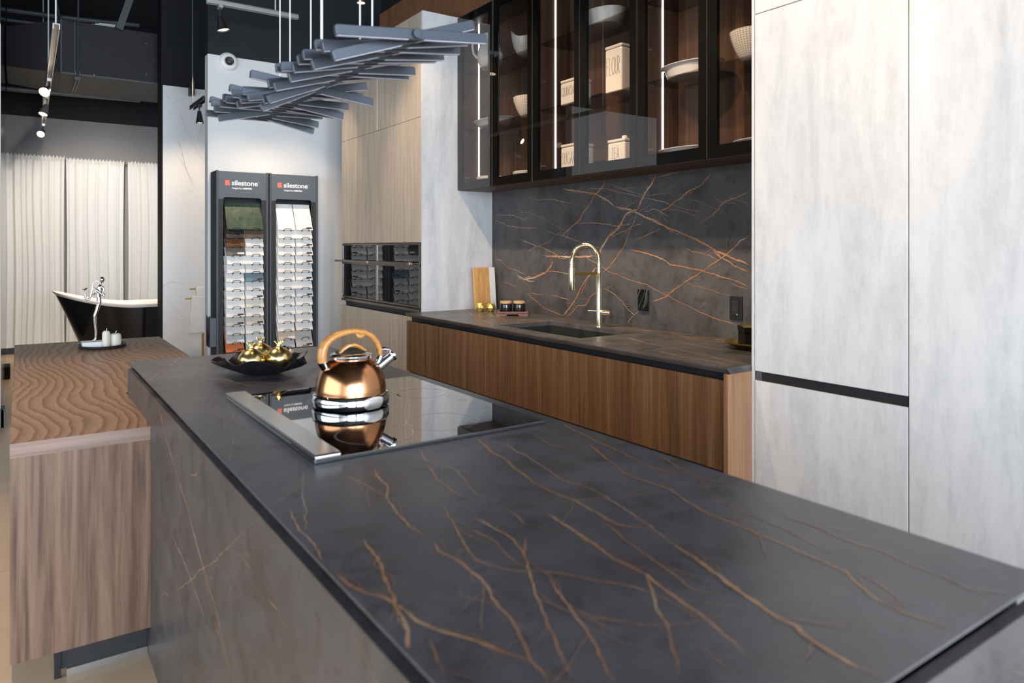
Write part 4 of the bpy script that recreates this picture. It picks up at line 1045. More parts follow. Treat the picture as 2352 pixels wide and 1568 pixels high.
# ------------------------------------------------------------------ kettle
KX, KY, KZ = .764, 1.90, T+.0092
K = thing('kettle', (KX, KY, KZ), 'copper whistling kettle with wood-look arch handle on the cooktop', 'kettle')
c = (KX, KY, KZ)
b = MB(); b.lathe([(0,0),(.097,0),(.104,.003),(.1065,.010),(.1065,.026),(.104,.034),(.098,.038),(0,.038)], c, 56); b.build('base_ring', M['chrome'], K)
b = MB(); b.lathe([(.0975,.0375),(.0975,.045),(.0955,.060),(.092,.075),(.0865,.092),(.079,.107),(.0705,.119),(.061,.127),(.0565,.1305),(0,.1305)], c, 64); b.build('pot', M['copper'], K)
b = MB(); b.lathe([(.056,.1305),(.0575,.133),(.0575,.140),(.053,.143),(.046,.146),(.044,.1465),(0,.1465)], c, 48); b.build('lid_rim', M['chrome'], K)
b = MB(); b.lathe([(.044,.1462),(.040,.150),(.028,.155),(.012,.158),(0,.1585)], c, 40); b.build('lid', M['soft_black'], K)
b = MB(); b.tube([(KX-.036, KY-.008, KZ+.147), (KX-.027, KY-.010, KZ+.158), (KX-.012, KY-.012, KZ+.167), (KX+.004, KY-.012, KZ+.168), (KX+.020, KY-.011, KZ+.161), (KX+.036, KY-.010, KZ+.147)], [.0055,.0055,.006,.006,.0055,.0055], 10, True, 1.9); b.build('lid_handle', M['wood_handle'], K)
hp = [(.682,1.004),(.681,1.020),(.683,1.038),(.690,1.053),(.702,1.066),(.722,1.076),(.747,1.083),(.775,1.0845),(.803,1.0795),(.826,1.067),(.842,1.049),(.850,1.027),(.852,1.006)]
hr = [.0125,.0130,.0130,.0122,.0112,.0100,.0090,.0082,.0080,.0085,.0085,.0078,.0072]
b = MB(); b.tube([(x, KY, z) for x, z in hp], hr, 14, True, 1.15); b.build('handle', M['wood_handle'], K)
b = MB(); b.tube([(.778, KY-.002, 1.078), (.784, KY-.002, 1.070), (.793, KY-.002, 1.068), (.803, KY-.002, 1.072)], [.003,.0065,.0065,.003], 10); b.build('trigger', M['wood_handle'], K)
b = MB(); b.tube([(.681, KY, 1.006), (.690, KY, .990), (.700, KY, .978)], [.0134,.0125,.0115], 14, True, 1.1); b.build('ferrule', M['chrome'], K)
b = MB(); b.tube([(.852, KY, 1.008), (.844, KY, .992), (.832, KY, .976)], [.0088,.0105,.0115], 14, True, 1.1); b.build('ferrule', M['chrome'], K)
b = MB(); b.tube([(.826, KY, .966), (.842, KY, .976), (.872, KY, .996), (.886, KY, 1.005)], [.0165,.0160,.0150,.0150], 20); b.build('spout', M['chrome'], K)
b = MB(); b.tube([(.884, KY, 1.0035), (.887, KY, 1.0055), (.892, KY, 1.009), (.894, KY, 1.0105)], [.0152,.0182,.0182,.012], 20); b.build('spout_cap', M['chrome'], K)
b = MB(); b.tube([(.884, KY, 1.022), (.876, KY, 1.026), (.864, KY, 1.029), (.853, KY, 1.027)], [.0055,.0055,.0050,.0045], 8, True, 1.8); b.build('whistle_lever', M['chrome'], K)

# ------------------------------------------------------------------ bowl with gilded pomegranates
def rim(a, r, z):
    k = max(0, (r-.06)/.105)
    return r*(1+.07*k*sin(7*a+.6)+.03*k*sin(3*a)), z + k*(.010*sin(7*a+2.2)+.010*sin(2*a+.3)+.004*sin(11*a))
P_ = [(.0001,0),(.055,0),(.062,.002),(.085,.012),(.115,.026),(.142,.040),(.157,.052),(.160,.054),(.158,.0565),(.139,.045),(.112,.0315),(.082,.0175),(.055,.009),(.0001,.0075)]
dish('wavy_bowl', (.713, 2.60, T+.0005), P_, 'gloss black wavy-rimmed dish holding three gold pomegranates', 'bowl', M['black_nickel'], fn=rim, seg=84)
def pom(x, y, z, r, label, tilt):
    t = thing('gold_pomegranate', (x, y, z), label, 'ornament', 'gold pomegranates in the dish')
    b = MB()
    pr = [(0,-r*.86),(r*.3,-r*.84),(r*.66,-r*.66),(r*.90,-r*.34),(r,.0),(r*.92,r*.36),(r*.70,r*.66),(r*.42,r*.84),(r*.22,r*.92),(r*.17,r*1.02),(r*.19,r*1.16),(r*.13,r*1.14),(0,r*1.0)]
    b.lathe(pr, (x, y, z), 36); b.build('fruit', M['gold'], t)
    b = MB()
    for i in range(5):
        a = 2*PI*i/5+tilt
        d = Vector((cos(a), sin(a), 0)); n = Vector((-sin(a), cos(a), 0)); o = Vector((x, y, z+r*1.10))
        p0, p1, tip = o+d*r*.15-n*r*.12, o+d*r*.15+n*r*.12, o+d*r*.36+Vector((0,0,r*.27))
        q0, q1 = o+d*r*.09-n*r*.10, o+d*r*.09+n*r*.10
        k = b.pts([p0, p1, tip, q0+Vector((0,0,.001)), q1+Vector((0,0,.001)), tip+Vector((0,0,.0012))-d*.001])
        for q in ((0,1,2),(3,5,4),(0,2,5,3),(1,4,5,2),(0,3,4,1)): b.face([k+i2 for i2 in q])
    b.build('calyx', M['gold'], t)
pom(.672, 2.585, T+.050, .047, 'gold pomegranate at the breakfast-bar end of the black dish', .2)
pom(.764, 2.575, T+.050, .047, 'gold pomegranate at the kettle end of the black dish', .7)
pom(.724, 2.662, T+.056, .047, 'gold pomegranate tucked behind the two others in the dish', .0)

# ------------------------------------------------------------------ on the breakfast bar
ZP = .749
dish('oval_tray', (.392, 4.70, ZP+.0005), [(0,0),(.112,0),(.120,.003),(.124,.014),(.122,.017),(.117,.014),(.113,.006),(0,.005)], 'round black tray with candles and figurine on the walnut bar', 'tray', M['soft_black'], .98, 1.25)
FG = thing('saxophonist_figurine', (.355, 4.70, ZP+.006), 'silver saxophone player figurine on a white marble block', 'figurine')
MB().box(.290, 4.64, ZP+.006, .392, 4.74, ZP+.036).build('base', M['marble_block'], FG, .002)
y = 4.675
b = MB()
def seg(P, R): b.tube([(q[0], y+(q[2] if len(q) > 2 else 0), q[1]) for q in P], R, 10)
b.ball((.389, y, 1.134), .0135, 14, 10, 1.25)
seg([(.389,1.134),(.382,1.117),(.380,1.104)], [.011,.006,.0052])
seg([(.380,1.106),(.379,1.095),(.376,1.068),(.372,1.038),(.374,1.008),(.371,.985)], [.006,.0145,.0145,.0120,.0125,.0115])
for dy in (-.0055, .0055):
    seg([(.373,1.0,dy),(.365,.965,dy),(.3535,.931,dy),(.355,.89,dy),(.3585,.84,dy),(.357,.795,dy)], [.0105,.0100,.0088,.0078,.0062,.0052])
    seg([(.357,.800,dy),(.350,.792,dy),(.341,.789,dy)], [.006,.006,.0045])
seg([(.385,1.097,-.010),(.395,1.085,-.014),(.3985,1.058,-.016),(.398,1.036,-.015),(.385,1.050,-.016),(.366,1.072,-.014),(.345,1.092,-.006)], [.0065,.006,.0052,.0050,.0046,.0042,.0042])
seg([(.372,1.094,.010),(.362,1.075,.016),(.358,1.060,.016),(.350,1.050,.010),(.340,1.047,.002)], [.0062,.0055,.0050,.0044,.0042])
o = b.build('player', M['chrome'], FG)
md = o.modifiers.new('fuse', 'REMESH'); md.mode = 'VOXEL'; md.voxel_size = .0021; md.use_smooth_shade = True
md = o.modifiers.new('soften', 'SMOOTH'); md.factor = .6; md.iterations = 3
b = MB()
b.tube([(.374,y-.002,1.121),(.362,y-.002,1.128),(.354,y-.002,1.1275),(.346,y-.002,1.119),(.342,y-.002,1.10),(.338,y-.002,1.07),(.333,y-.002,1.045),(.326,y-.002,1.028),(.316,y-.002,1.021),(.308,y-.002,1.029),(.306,y-.002,1.045),(.307,y-.002,1.068),(.307,y-.002,1.080)],
       [.0022,.0026,.003,.0032,.0036,.0042,.005,.006,.0064,.0054,.005,.0052,.006], 12)
b.lathe([(0,0),(.006,0),(.010,.004),(.015,.007),(.0155,.0085),(.012,.0075),(0,.004)], (.307, y-.002, 1.078), 20, (-.30,0,1))
b.build('saxophone', M['chrome'], FG)
def candle(c, rx, ry, h, label, lean):
    t = thing('candle', c, label, 'candle', 'cream candles on the tray')
    b = MB()
    def fn(a, r, z): return r*(1-.10*abs(sin(2*a+.4))**.6), z
    b.lathe([(.0001,0),(.75,0),(.88,.05),(.97,.2),(1,.5),(.97,.8),(.85,.93),(.5,1.0),(.15,.97),(.0001,.96)], c, 40, None, 1, 1, lambda a, r, z: (r*rx*(1-.09*abs(sin(2*a+.4))**.6), z*h))
    b.build('wax', M['wax'], t)
    b = MB(); x, yy, z = c; b.tube([(x, yy, z+h*.95), (x+.001, yy, z+h+.006), (x+lean, yy, z+h+.013)], .0016, 6); b.build('wick', M['text_white'], t)
candle((.404, 4.615, ZP+.0065), .0215, .0215, .092, 'taller slim cream candle beside the figurine base', .004)
candle((.452, 4.635, ZP+.0065), .0310, .0310, .074, 'short round cream candle on the black tray', .007)
# ------------------------------------------------------------------ lettering
def text_mb(b, s, place, size, ext=.0006, weight=0.0, spacing=1.0, width=None):
    cu = bpy.data.curves.new('t', 'FONT'); cu.body = s; cu.size = size; cu.extrude = ext; cu.offset = weight; cu.space_character = spacing; cu.resolution_u = 4
    ob = bpy.data.objects.new('t', cu); COL.objects.link(ob)
    bpy.context.view_layer.update()
    me = bpy.data.meshes.new_from_object(ob.evaluated_get(bpy.context.evaluated_depsgraph_get()))
    w = max(v.co.x for v in me.vertices)
    k = width/w if width else 1.0
    n = b.pts([place(v.co.x*k, v.co.y, v.co.z) for v in me.vertices])
    for p in me.polygons: b.face([n+i for i in p.vertices])
    bpy.data.objects.remove(ob); bpy.data.meshes.remove(me); bpy.data.curves.remove(cu)
    return w
# ------------------------------------------------------------------ sample towers
YF = 6.20
def tower(x0, x1, label, lean):
    t = thing('sample_tower', ((x0+x1)/2, 6.3, 0), label, 'display tower', 'slab sample towers')
    e = .016
    b = MB(); b.box(x0, YF, 0, x0+.012, 6.41, 1.950); b.box(x1-.012, YF, 0, x1, 6.41, 1.950); b.box(x0+.012, 6.385, 0, x1-.012, 6.41, 1.945)
    b.box(x0+.012, YF+.012, 1.93, x1-.012, 6.385, 1.945); b.box(x0+.012, YF+.012, 0, x1-.012, 6.385, .06); b.build('tower_body', M['stand_dark'], t)
    b = MB()
    for (a, c) in ((x0, x0+e), (x1-e-.004, x1)): b.box(a, YF-.006, 0, c, YF+.002, 1.952)
    b.build('edge_post', M['stand_edge'], t, .002)
    a, c = x0+e+.038, x1-e-.042
    b = MB(); b.box(x0+e, YF, .06, a, YF+.012, 1.716); b.box(c, YF, .06, x1-e-.004, YF+.012, 1.716); b.box(a, YF, .06, c, YF+.012, .16); b.build('front_frame', M['stand_dark'], t)
    r = .020
    pl = [(x0+e,1.946),(x0+e,1.716),(a,1.716)]+[(a+r-r*cos(PI/2*k/6), 1.712+r*sin(PI/2*k/6)) for k in range(7)]+[(c-r+r*sin(PI/2*k/6), 1.712+r*cos(PI/2*k/6)) for k in range(7)]+[(c,1.716),(x1-e-.004,1.716),(x1-e-.004,1.946)]
    b = MB(); b.prism(pl, YF-.002, YF+.010, 'Y'); b.build('header_panel', M['stand_grey'], t)
    lx = x0+.068
    b = MB(); z0, z1 = 1.831, 1.873
    b.prism([(lx,z0),(lx+.034,z0),(lx+.039,z0+.004),(lx+.040,z0+.012),(lx+.038,z0+.019),(lx+.033,z0+.023),(lx+.034,z0+.028),(lx+.036,z0+.035),(lx+.036,z1),(lx,z1)], YF-.0032, YF-.0018, 'Y'); b.build('emblem', M['logo_red'], t)
    b = MB(); text_mb(b, 'silestone', lambda u, v, w: (lx+.0515+u, YF-.0026-w, 1.8345+v), .0585, .0006, .0009, .97, .212)
    b.lathe([(.0022,-.0004),(.0034,-.0004),(.0034,.0004),(.0022,.0004)], (lx+.2685, YF-.0028, 1.866), 12, (0,1,0)); b.build('lettering', M['text_white'], t)
    b = MB(); w = text_mb(b, 'Designed by', lambda u, v, w: (lx+.056+u, YF-.0026-w, 1.803+v), .0195, .0005, .0002, .95, .0775)
    text_mb(b, 'COSENTINO', lambda u, v, w: (lx+.056+.0825+u, YF-.0026-w, 1.803+v), .0168, .0005, .0008, 1.0, .0765); b.build('lettering', M['text_white'], t)
    return t
TWL = tower(1.331, 1.752, 'slate-grey stone sample tower nearer the curtains, topped by a green slab', 0)
TWR = tower(1.760, 2.184, 'slate-grey stone sample tower nearer the wall ovens, topped by white slabs', 0)
def bracket(t, xc, z, rz_=0):
    b = MB(); w = .031; r = .0026
    P = [(xc-w, 6.20, z-.010), (xc-w, 6.150, z-.009), (xc-w, 6.141, z-.005), (xc-w+.003, 6.1405, z+.006), (xc-w+.009, 6.1405, z+.009), (xc+w-.009, 6.1405, z+.009), (xc+w-.003, 6.1405, z+.006), (xc+w, 6.141, z-.005), (xc+w, 6.150, z-.009), (xc+w, 6.20, z-.010)]
    b.tube(P, r, 6); b.build('bracket', M['black'], t)
CA, SA = math.cos(math.radians(25)), math.sin(math.radians(25))
def sample(x0, x1, z, mat, label, ln=.235, tagm=None, yo=0.0, two=False):
    s = thing('stone_sample', ((x0+x1)/2, 6.15, z), label, 'stone sample', 'stone samples in the towers')
    th = .0125; Y0 = 6.1455+yo
    b = MB()
    n = b.pts([(x, Y0+SA*l+CA*d, z+CA*l-SA*d) for l in (0, ln) for (x, d) in ((x0,0),(x1,0),(x1,th),(x0,th))])
    for q in ((3,2,1,0),(4,5,6,7),(0,1,5,4),(1,2,6,5),(2,3,7,6),(3,0,4,7)): b.face([n+i for i in q])
    b.build('slab', mat, s, .0012)
    if tagm:
        b = MB(); d = -.0008
        def P(x, l, dd): return (x, Y0+SA*l+CA*dd, z+CA*l-SA*dd)
        xa, xb = x1-.056, x1-.006
        if tagm == 'w': xa = x1-.060
        n = b.pts([P(x, l, dd) for dd in (d, -.0001) for x, l in ((xa,.012),(xb,.012),(xb,.0265),(xa,.0265))])
        for q in ((3,2,1,0),(4,5,6,7),(0,1,5,4),(1,2,6,5),(2,3,7,6),(3,0,4,7)): b.face([n+i for i in q])
        b.build('label', M['ink'] if tagm == 'b' else M['text_white'], s)
        if tagm == 'b':
            b = MB(); n = b.pts([P(x, l, -.0010) for x, l in ((xa+.003,.0155),(xa+.007,.0155),(xa+.007,.023),(xa+.003,.023))]); b.face((n,n+1,n+2,n+3)); b.build('label_mark', M['logo_red'], s, fix=False)
    return s
ORD = ['top', 'second', 'third', 'fourth', 'fifth', 'sixth', 'seventh', 'eighth', 'ninth', 'tenth', 'eleventh', 'twelfth', 'thirteenth', 'fourteenth', 'lowest']
LEFT = [[('green','mottled green',None)], [('black','black gold-flecked',None),('taupe','brown-black',None)], [('brown','rust brown veined',None),('mist','pale grey-white',None)],
        [('darkgrey','brown-grey','w'),('white','white',None)], [('vein','wide white veined',None)], [('speck','white speckled',None),('mist','smooth off-white',None)],
        [('speck','black-flecked white',None),('teal','dark teal','b')], [('white','white',None),('mist','misty white',None)], [('white','white',None),('white','white tagged','b')],
        [('white','white',None),('cream','pale green-cream',None)], [('white','white tagged','b'),('white','white',None)], [('greybeige','grey-beige tagged','b'),('beige','beige tagged','b')],
        [('mist','off-white',None),('white','white',None)], [('salt','salt-and-pepper grey','w'),('mist','white tagged','b')], [('orange','orange','b'),('sage','sage green',None)]]
RIGHT = [[('vein','tall white veined',None),('vein','tall white veined tagged','b')], [('white','wide white',None)], [('white','white',None),('vein','white tagged','b')], [('vein','white veined',None),('vein','white veined tagged','b')],
         [('white','white',None),('white','white tagged','b')], [('white','white',None),('mist','off-white',None)], [('white','white',None),('white','white tagged','b')], [('white','wide white',None)],
         [('speck','flecked cream',None),('mist','grey-white tagged','b')], [('white','white',None),('white','white',None)], [('white','white',None),('white','white',None)], [('white','white',None),('white','white',None)],
         [('white','white',None),('white','white',None)], [('tan','tan','w')], [('grey','pale grey',None),('greybeige','grey-beige tagged','b')]]
def fill(tw, rows, x0, tn):
    wcol, gap = .146, .011
    for k, row in enumerate(rows):
        z = 1.4675 - .0724*k
        for c in range(2):
            xa = x0 + c*(wcol+gap) + random.uniform(-.003, .003); xb = xa+wcol
            bracket(tw, x0 + c*(wcol+gap) + wcol*.56, z)
        if len(row) == 1 and row[0][0] != 'tan':
            m, d, g = row[0]
            sample(x0+.002+random.uniform(-.002,.004), x0+2*wcol+gap-.004, z, M['s_'+m], '%s stone sample spanning both columns, %s row of the %s' % (d, ORD[k], tn), .25 if k == 0 else .235, g)
        else:
            for c, (m, d, g) in enumerate(row):
                xa = x0 + c*(wcol+gap) + random.uniform(-.003, .004)
                side = 'curtain-side' if c == 0 else 'oven-side'
                sample(xa, xa+wcol, z, M['s_'+m], '%s stone sample, %s row, %s column of the %s' % (d, ORD[k], side, tn), .25 if k == 0 else .235, g)
fill(TWL, LEFT, 1.398, 'tower nearer the curtains')
fill(TWR, RIGHT, 1.818, 'tower nearer the ovens')
H = thing('leaflet_holder', (1.31, 6.27, .5), 'black leaflet holder hung on the side of the sample tower nearer the curtains', 'leaflet holder')
MB().box(1.283, 6.20, .500, 1.331, 6.33, .735).build('holder_body', M['stand_grey'], H, .002)
pl = [(6.20,.500),(6.33,.500),(6.33,.752),(6.305,.752)]+[(6.265+.04*cos(a), .70+ .10*sin(-a)) for a in [PI*i/10 for i in range(0, 11)]]+[(6.225,.752),(6.20,.752)]
b = MB(); b.prism(pl, 1.279, 1.283, 'X'); b.build('side_plate', M['soft_black'], H)
b = MB(); b.box(1.278, 6.24, .540, 1.2791, 6.25, .58); b.box(1.278, 6.24, .540, 1.2791, 6.27, .547); b.box(1.278, 6.24, .573, 1.2791, 6.27, .58); b.build('cut_mark', M['black_gloss'], H)
# dome camera
D = thing('security_camera', (1.475, 6.42, 2.905), 'small white dome security camera high on the white wall', 'camera')
b = MB(); b.lathe([(0,0),(.078,0),(.080,.006),(.074,.012),(.074,.024),(.064,.038),(.044,.046),(.040,.040),(0,.040)], (1.475, 6.4195, 2.905), 36, (0,-1,0)); b.build('housing', M['porcelain'], D)
b = MB(); b.lathe([(0,.0402),(.037,.0402),(.037,.046),(.030,.049),(.022,.045),(0,.045)], (1.475, 6.4195, 2.905), 28, (0,-1,0)); b.build('lens_ring', M['soft_black'], D)
b = MB(); b.lathe([(.018,.0452),(.014,.050),(0,.052)], (1.475, 6.4195, 2.905), 24, (0,-1,0)); b.build('lens', plain('lens_glass', (.08,.075,.07,1), .1), D)
# box on top of the marble wall
w_ = MB().box(1.427, 7.80, 2.868, 1.469, 7.919, 3.0).build('wall_bracket', M['soft_black'], None, .004, org=(1.448, 7.86, 2.868)); tag(w_, 'small black bracket fixed at the top of the marble wall', 'bracket')

# ------------------------------------------------------------------ bath corner
def tub_curve(n=72):
    P = []
    for i in range(n):
        a = 2*PI*i/n
        P.append((a, cos(a), sin(a)))
    return P
BT = thing('bathtub', (1.16, 8.95, 0), 'freestanding slipper bathtub, gloss black outside and white inside', 'bathtub')
L2, W2 = .86, .375
def rimz(cx): return .700 + (.155*max(0, -(cx+.15)/.85)**1.7 if cx < -.15 else .10*max(0, (cx-.2)/.8)**2)
def trow(fr, k, inset):        # fr: 0 floor..1 rim
    pts = []
    for (a, ca, sa) in tub_curve():
        ex = .8
        cx = math.copysign(abs(ca)**ex, ca); cy = math.copysign(abs(sa)**ex, sa)
        sc = .66+.34*fr**.8; sl = .62+.38*fr**1.15
        x = 1.155+cx*(L2*sl-inset); yy = 8.98+cy*(W2*sc-inset)
        pts.append((x, yy, rimz(cx)*fr if k is None else k+ (rimz(cx)-k)*fr))
    return pts
def loft(b, rows, close0=False, close1=False):
    R = [b.pts(r) for r in rows]; m = len(rows[0])
    for p, q in zip(R, R[1:]):
        for i in range(m):
            j = (i+1) % m; b.face((p+i, p+j, q+j, q+i), True)
    if close0: b.face([R[0]+i for i in range(m)][::-1])
    if close1: b.face([R[-1]+i for i in range(m)])
b = MB(); loft(b, [trow(f, None, 0) for f in (0,.03,.12,.25,.4,.55,.7,.85,.955)], True); b.build('shell', M['black_gloss'], BT, fix=True)
b = MB(); loft(b, [trow(.955, None, 0), trow(.985, None, -.012), trow(1.0, None, -.010), trow(1.005, None, .012), trow(.97, None, .028), trow(.8, None, .034), trow(.6, None, .036), trow(.4, None, .04), trow(.22, None, .06)], False, True); b.build('liner', M['tub_white'], BT, fix=True)
def curtain(x0, x1, z0, z1, label, seed, pleats):
    rnd = random.Random(seed); b = MB(); nu, nv = int(pleats*14), 40
    ph = [rnd.uniform(0, 6.28) for _ in range(5)]; fr = [pleats*rnd.uniform(.8,1.2), pleats*1.7, pleats*.45]
    def fn(u, v):
        z = sm(z0, z1, v); hd = max(0, (v-.965)/.035)
        A = .0075*(1-.4*v)+.002
        d = A*sin(2*PI*fr[0]*u+ph[0]+.8*sin(2*PI*u*2+ph[3])) + A*.45*sin(2*PI*fr[1]*u+ph[1]+v*.9) + A*.8*sin(2*PI*fr[2]*u+ph[2])
        if hd > 0:
            d = d*(1-hd*.5) + .012*hd*sin(2*PI*pleats*4*u+ph[4]); z += .022*hd*sin(2*PI*pleats*3.1*u)*sin(2*PI*pleats*1.3*u+1)
        xx = sm(x0, x1, u) + .012*sin(7*v+ph[1])*(1-abs(2*u-1)) + (u-.5)*-.02*sin(PI*v)
        return (xx, 10.62+d, z)
    b.grid(fn, nu, nv)
    o = b.build('curtain', M['curtain'], None, org=((x0+x1)/2, 10.62, z0), fix=False); tag(o, label, 'curtain', 'white curtains behind the bathtub')
curtain(-.16, .472, .09, 2.455, 'white ruffled curtain panel at the far end of the bathtub by the black wall edge', 1, 9)
curtain(.487, 1.135, .09, 2.44, 'white ruffled curtain panel in the middle of the three', 2, 9)
curtain(1.178, 1.85, .09, 2.44, 'white ruffled curtain panel next to the marble wall', 3, 9)
rod = MB(); rod.cyl((-.2, 10.68, 2.425), (1.9, 10.68, 2.425), .009, 10)
for x in (.479, 1.145, 1.168): rod.ball((x, 10.655, 2.425), .013, 10, 6)
o = rod.build('curtain_rod', M['brass'], None, org=(.85, 10.68, 2.425)); tag(o, 'thin brass rod carrying the white curtains', 'curtain rod')
TS = thing('towel_stand', (1.52, 7.58, 0), 'slim brushed brass towel stand before the marble wall', 'towel stand')
MB().box(1.508, 7.515, .012, 1.526, 7.533, .82).build('post', M['brass'], TS)
MB().box(1.508, 7.655, .012, 1.526, 7.673, .905).build('post', M['brass'], TS)
MB().box(1.330, 7.517, .808, 1.78, 7.531, .822).build('rail', M['brass'], TS)
MB().box(1.395, 7.657, .893, 1.78, 7.671, .907).build('rail', M['brass'], TS)
MB().box(1.40, 7.46, 0, 1.75, 7.73, .012).build('foot_plate', M['brass'], TS)
def towel(x0, x1, yc, zt, drop, label, seed):
    rnd = random.Random(seed); b = MB()
    prof = []
    for i in range(19):
        t = i/18
        prof.append((-.017-.010*(1-t), zt-drop*(1-t)))
    for i in range(1, 9): a = PI*i/9; prof.append((-.017*cos(a), zt+.017*sin(a)))
    for i in range(14): prof.append((.017+.006*i/13, zt-drop*.8*i/13))
    def fn(u, v):
        i = min(len(prof)-1, int(round(v*(len(prof)-1)))); yy, z = prof[i]
        k = min(1, max(0, (zt-z)/drop)); s = -1 if yy < 0 else 1
        return (sm(x0, x1, u)-.030*k*(1-u)*(1 if s < 0 else .3) + .006*sin(5*z*9+seed), yc+yy+s*.010*k*sin(6*u+seed)+rnd.uniform(-.0012,.0012), z+rnd.uniform(-.001,.001))
    b.grid(fn, 26, len(prof)-1)
    o = b.build('towel', M['towel'], None, org=((x0+x1)/2, yc, zt), fix=False)
    md = o.modifiers.new('thick', 'SOLIDIFY'); md.thickness = .006
    tag(o, label, 'towel', 'white towels on the brass stand')
towel(1.385, 1.62, 7.524, .8225, .35, 'white terry towel hanging on the lower front rail of the brass stand', 1)
towel(1.455, 1.68, 7.664, .9075, .30, 'white terry towel hanging on the higher rear rail of the brass stand', 2)

# ------------------------------------------------------------------ overhead: ducts, pipes, tracks
du = thing('air_duct', (.6, 8.85, 3.03), 'large black-painted rectangular air duct above the bath corner', 'duct')
MB().box(.34, 8.30, 3.035, 1.9, 9.40, 3.560).build('duct_box', M['duct'], du, .004)
b = MB(); n = b.pts([(.34,8.30,3.035),(.34,8.30,3.56),(.34,9.40,3.56),(.34,9.40,3.035),(-.10,8.42,3.06),(-.10,8.42,3.44),(-.10,9.30,3.44),(-.10,9.30,3.06)])
for q in ((0,1,2,3),(7,6,5,4),(0,4,5,1),(1,5,6,2),(2,6,7,3),(3,7,4,0)): b.face([n+i for i in q])
b.build('duct_taper', M['duct'], du)
b = MB(); b.box(.335, 8.293, 3.03, .345, 8.30, 3.565); b.box(.34, 8.292, 3.03, 1.9, 8.299, 3.043); b.box(.45, 8.294, 3.035, .455, 8.30, 3.56); b.build('seam_flange', M['pipe'], du)
b = MB()
for x, z in ((1.09, 3.44), (1.09, 3.12), (.62, 3.05)): b.cyl((x, 8.30, z), (x, 8.290, z), .005, 8)
b.build('rivet', M['steel'], du)
def pipe(P, r, label, m='pipe', name='ceiling_pipe'):
    b = MB(); b.tube(P, r, 12); o = b.build(name, M[m], None, org=P[0]); tag(o, label, 'pipe', 'pipes near the ceiling'); return o
pipe([(-.11, 9.55, 3.91), (.6, 9.55, 3.93), (1.18, 9.55, 3.97)], .026, 'upper grey pipe running over the black duct')
pipe([(-.11, 9.62, 3.82), (.6, 9.62, 3.835), (1.0, 9.62, 3.85)], .020, 'lower thinner grey pipe running over the black duct')
pipe([(-.11, 9.47, 3.035), (.5, 9.47, 3.045), (1.18, 9.47, 3.06)], .028, 'grey pipe passing behind the underside of the black duct')
pipe([(.36, 8.9, 4.24), (.30, 8.9, 4.1), (.31, 8.9, 3.92), (.35, 8.9, 3.75), (.41, 8.9, 3.6)], .016, 'flexible dark conduit dropping to the top of the duct', 'soft_black', 'flexible_conduit')
st = MB(); st.obox((.935, 8.25, 3.86), (.30,0,1), (1,0,-.30), (0,1,0), .34, .032, .012); o = st.build('duct_strap', M['pipe'], None, org=(.93, 8.25, 3.6)); tag(o, 'slanted dark metal strap holding the duct', 'strap')
pp = MB()
for k in range(3): pp.obox((.70+.02*k, 8.37, 3.5625+.012*k), (1,0,.02*k), (0,1,0), (0,0,1), .10-.012*k, .05, .005)
o = pp.build('paper_stack', M['rubble_white'], None, .002, org=(.7, 8.37, 3.56)); tag(o, 'crumpled white paper lying on top of the duct', 'paper')
hg = thing('duct_hanger', (.48, 8.3, 3.0), 'thin black hanger rod with channel bracket below the duct', 'hanger', None)
b = MB(); b.cyl((.484, 8.27, 4.25), (.478, 8.27, 2.98), .007, 8); b.build('rod', M['pipe'], hg)
b = MB()
for x in (.458, .484): b.box(x, 8.24, 2.965, x+.008, 8.95, 2.985)
b.box(.452, 8.245, 2.975, .500, 8.275, 3.0); b.box(.452, 8.255, 3.02, .462, 8.275, 3.06); b.box(.490, 8.255, 3.02, .50, 8.275, 3.06); b.build('channel', M['pipe'], hg)

def spot(name, top, aim, label, lit, body='black', group=None, size=1.0, stem=.05):
    t = thing(name, top, label, 'spotlight', group)
    tp = Vector(top); d = Vector(aim).normalized()
    b = MB(); b.box(tp.x-.016, tp.y-.035, tp.z-.028, tp.x+.016, tp.y+.035, tp.z); b.build('adapter', M['track_metal' if body != 'black' else 'soft_black'], t, .002)
    p0 = tp+Vector((0,0,-.028)); p1 = p0+Vector((0,0,-stem))
    b = MB(); b.cyl(p0, p1, .006, 8); b.build('stem', M['soft_black'], t)
    q = p1
    b = MB(); b.lathe([(0,0),(.018*size,.002),(.020*size,.010),(.040*size,.105),(.042*size,.112),(.039*size,.112),(.034*size,.100),(0,.098)], q, 24, d); b.build('lamp_head', M[body], t)
    b = MB(); b.lathe([(0,.0985),(.034*size,.1005),(.034*size,.106),(0,.108)], q, 20, d); b.build('lens', M['lamp_on' if lit == 2 else 'lamp_soft'], t)
    return t, q+d*.115
def track(name, a, c, label, m, rods):
    t = thing(name, a, label, 'track', 'lighting tracks')
    A, B = Vector(a), Vector(c); d = (B-A).normalized(); s = Vector((0,0,1)).cross(d)
    mid = (A+B)/2
    b = MB()
    b.obox(mid+Vector((0,0,.017)), d, s, (0,0,1), (B-A).length/2, .020, .003)
    for k in (-1, 1): b.obox(mid+s*(.0165*k), d, s, (0,0,1), (B-A).length/2, .0035, .017)
    b.build('rail', M[m], t)
    for q in rods:
        p = A.lerp(B, q); b = MB(); b.cyl((p.x, p.y, p.z+.02), (p.x, p.y, CEIL), .0055, 8); b.build('hanger_rod', M['cable' if m == 'track_metal' else 'pipe'], t)
    return t
track('lighting_track', (.197, 5.45, 2.74), (.228, 9.95, 2.74), 'long pale lighting track running towards the curtains', 'track_metal', (.02, .45, .97))
LS = []
LS.append(spot('track_spotlight', (.205, 7.10, 2.725), (-.30,-.72,-.45), 'lit spotlight nearest the kitchen on the long pale track', 2, 'soft_black', 'spotlights on the long track'))
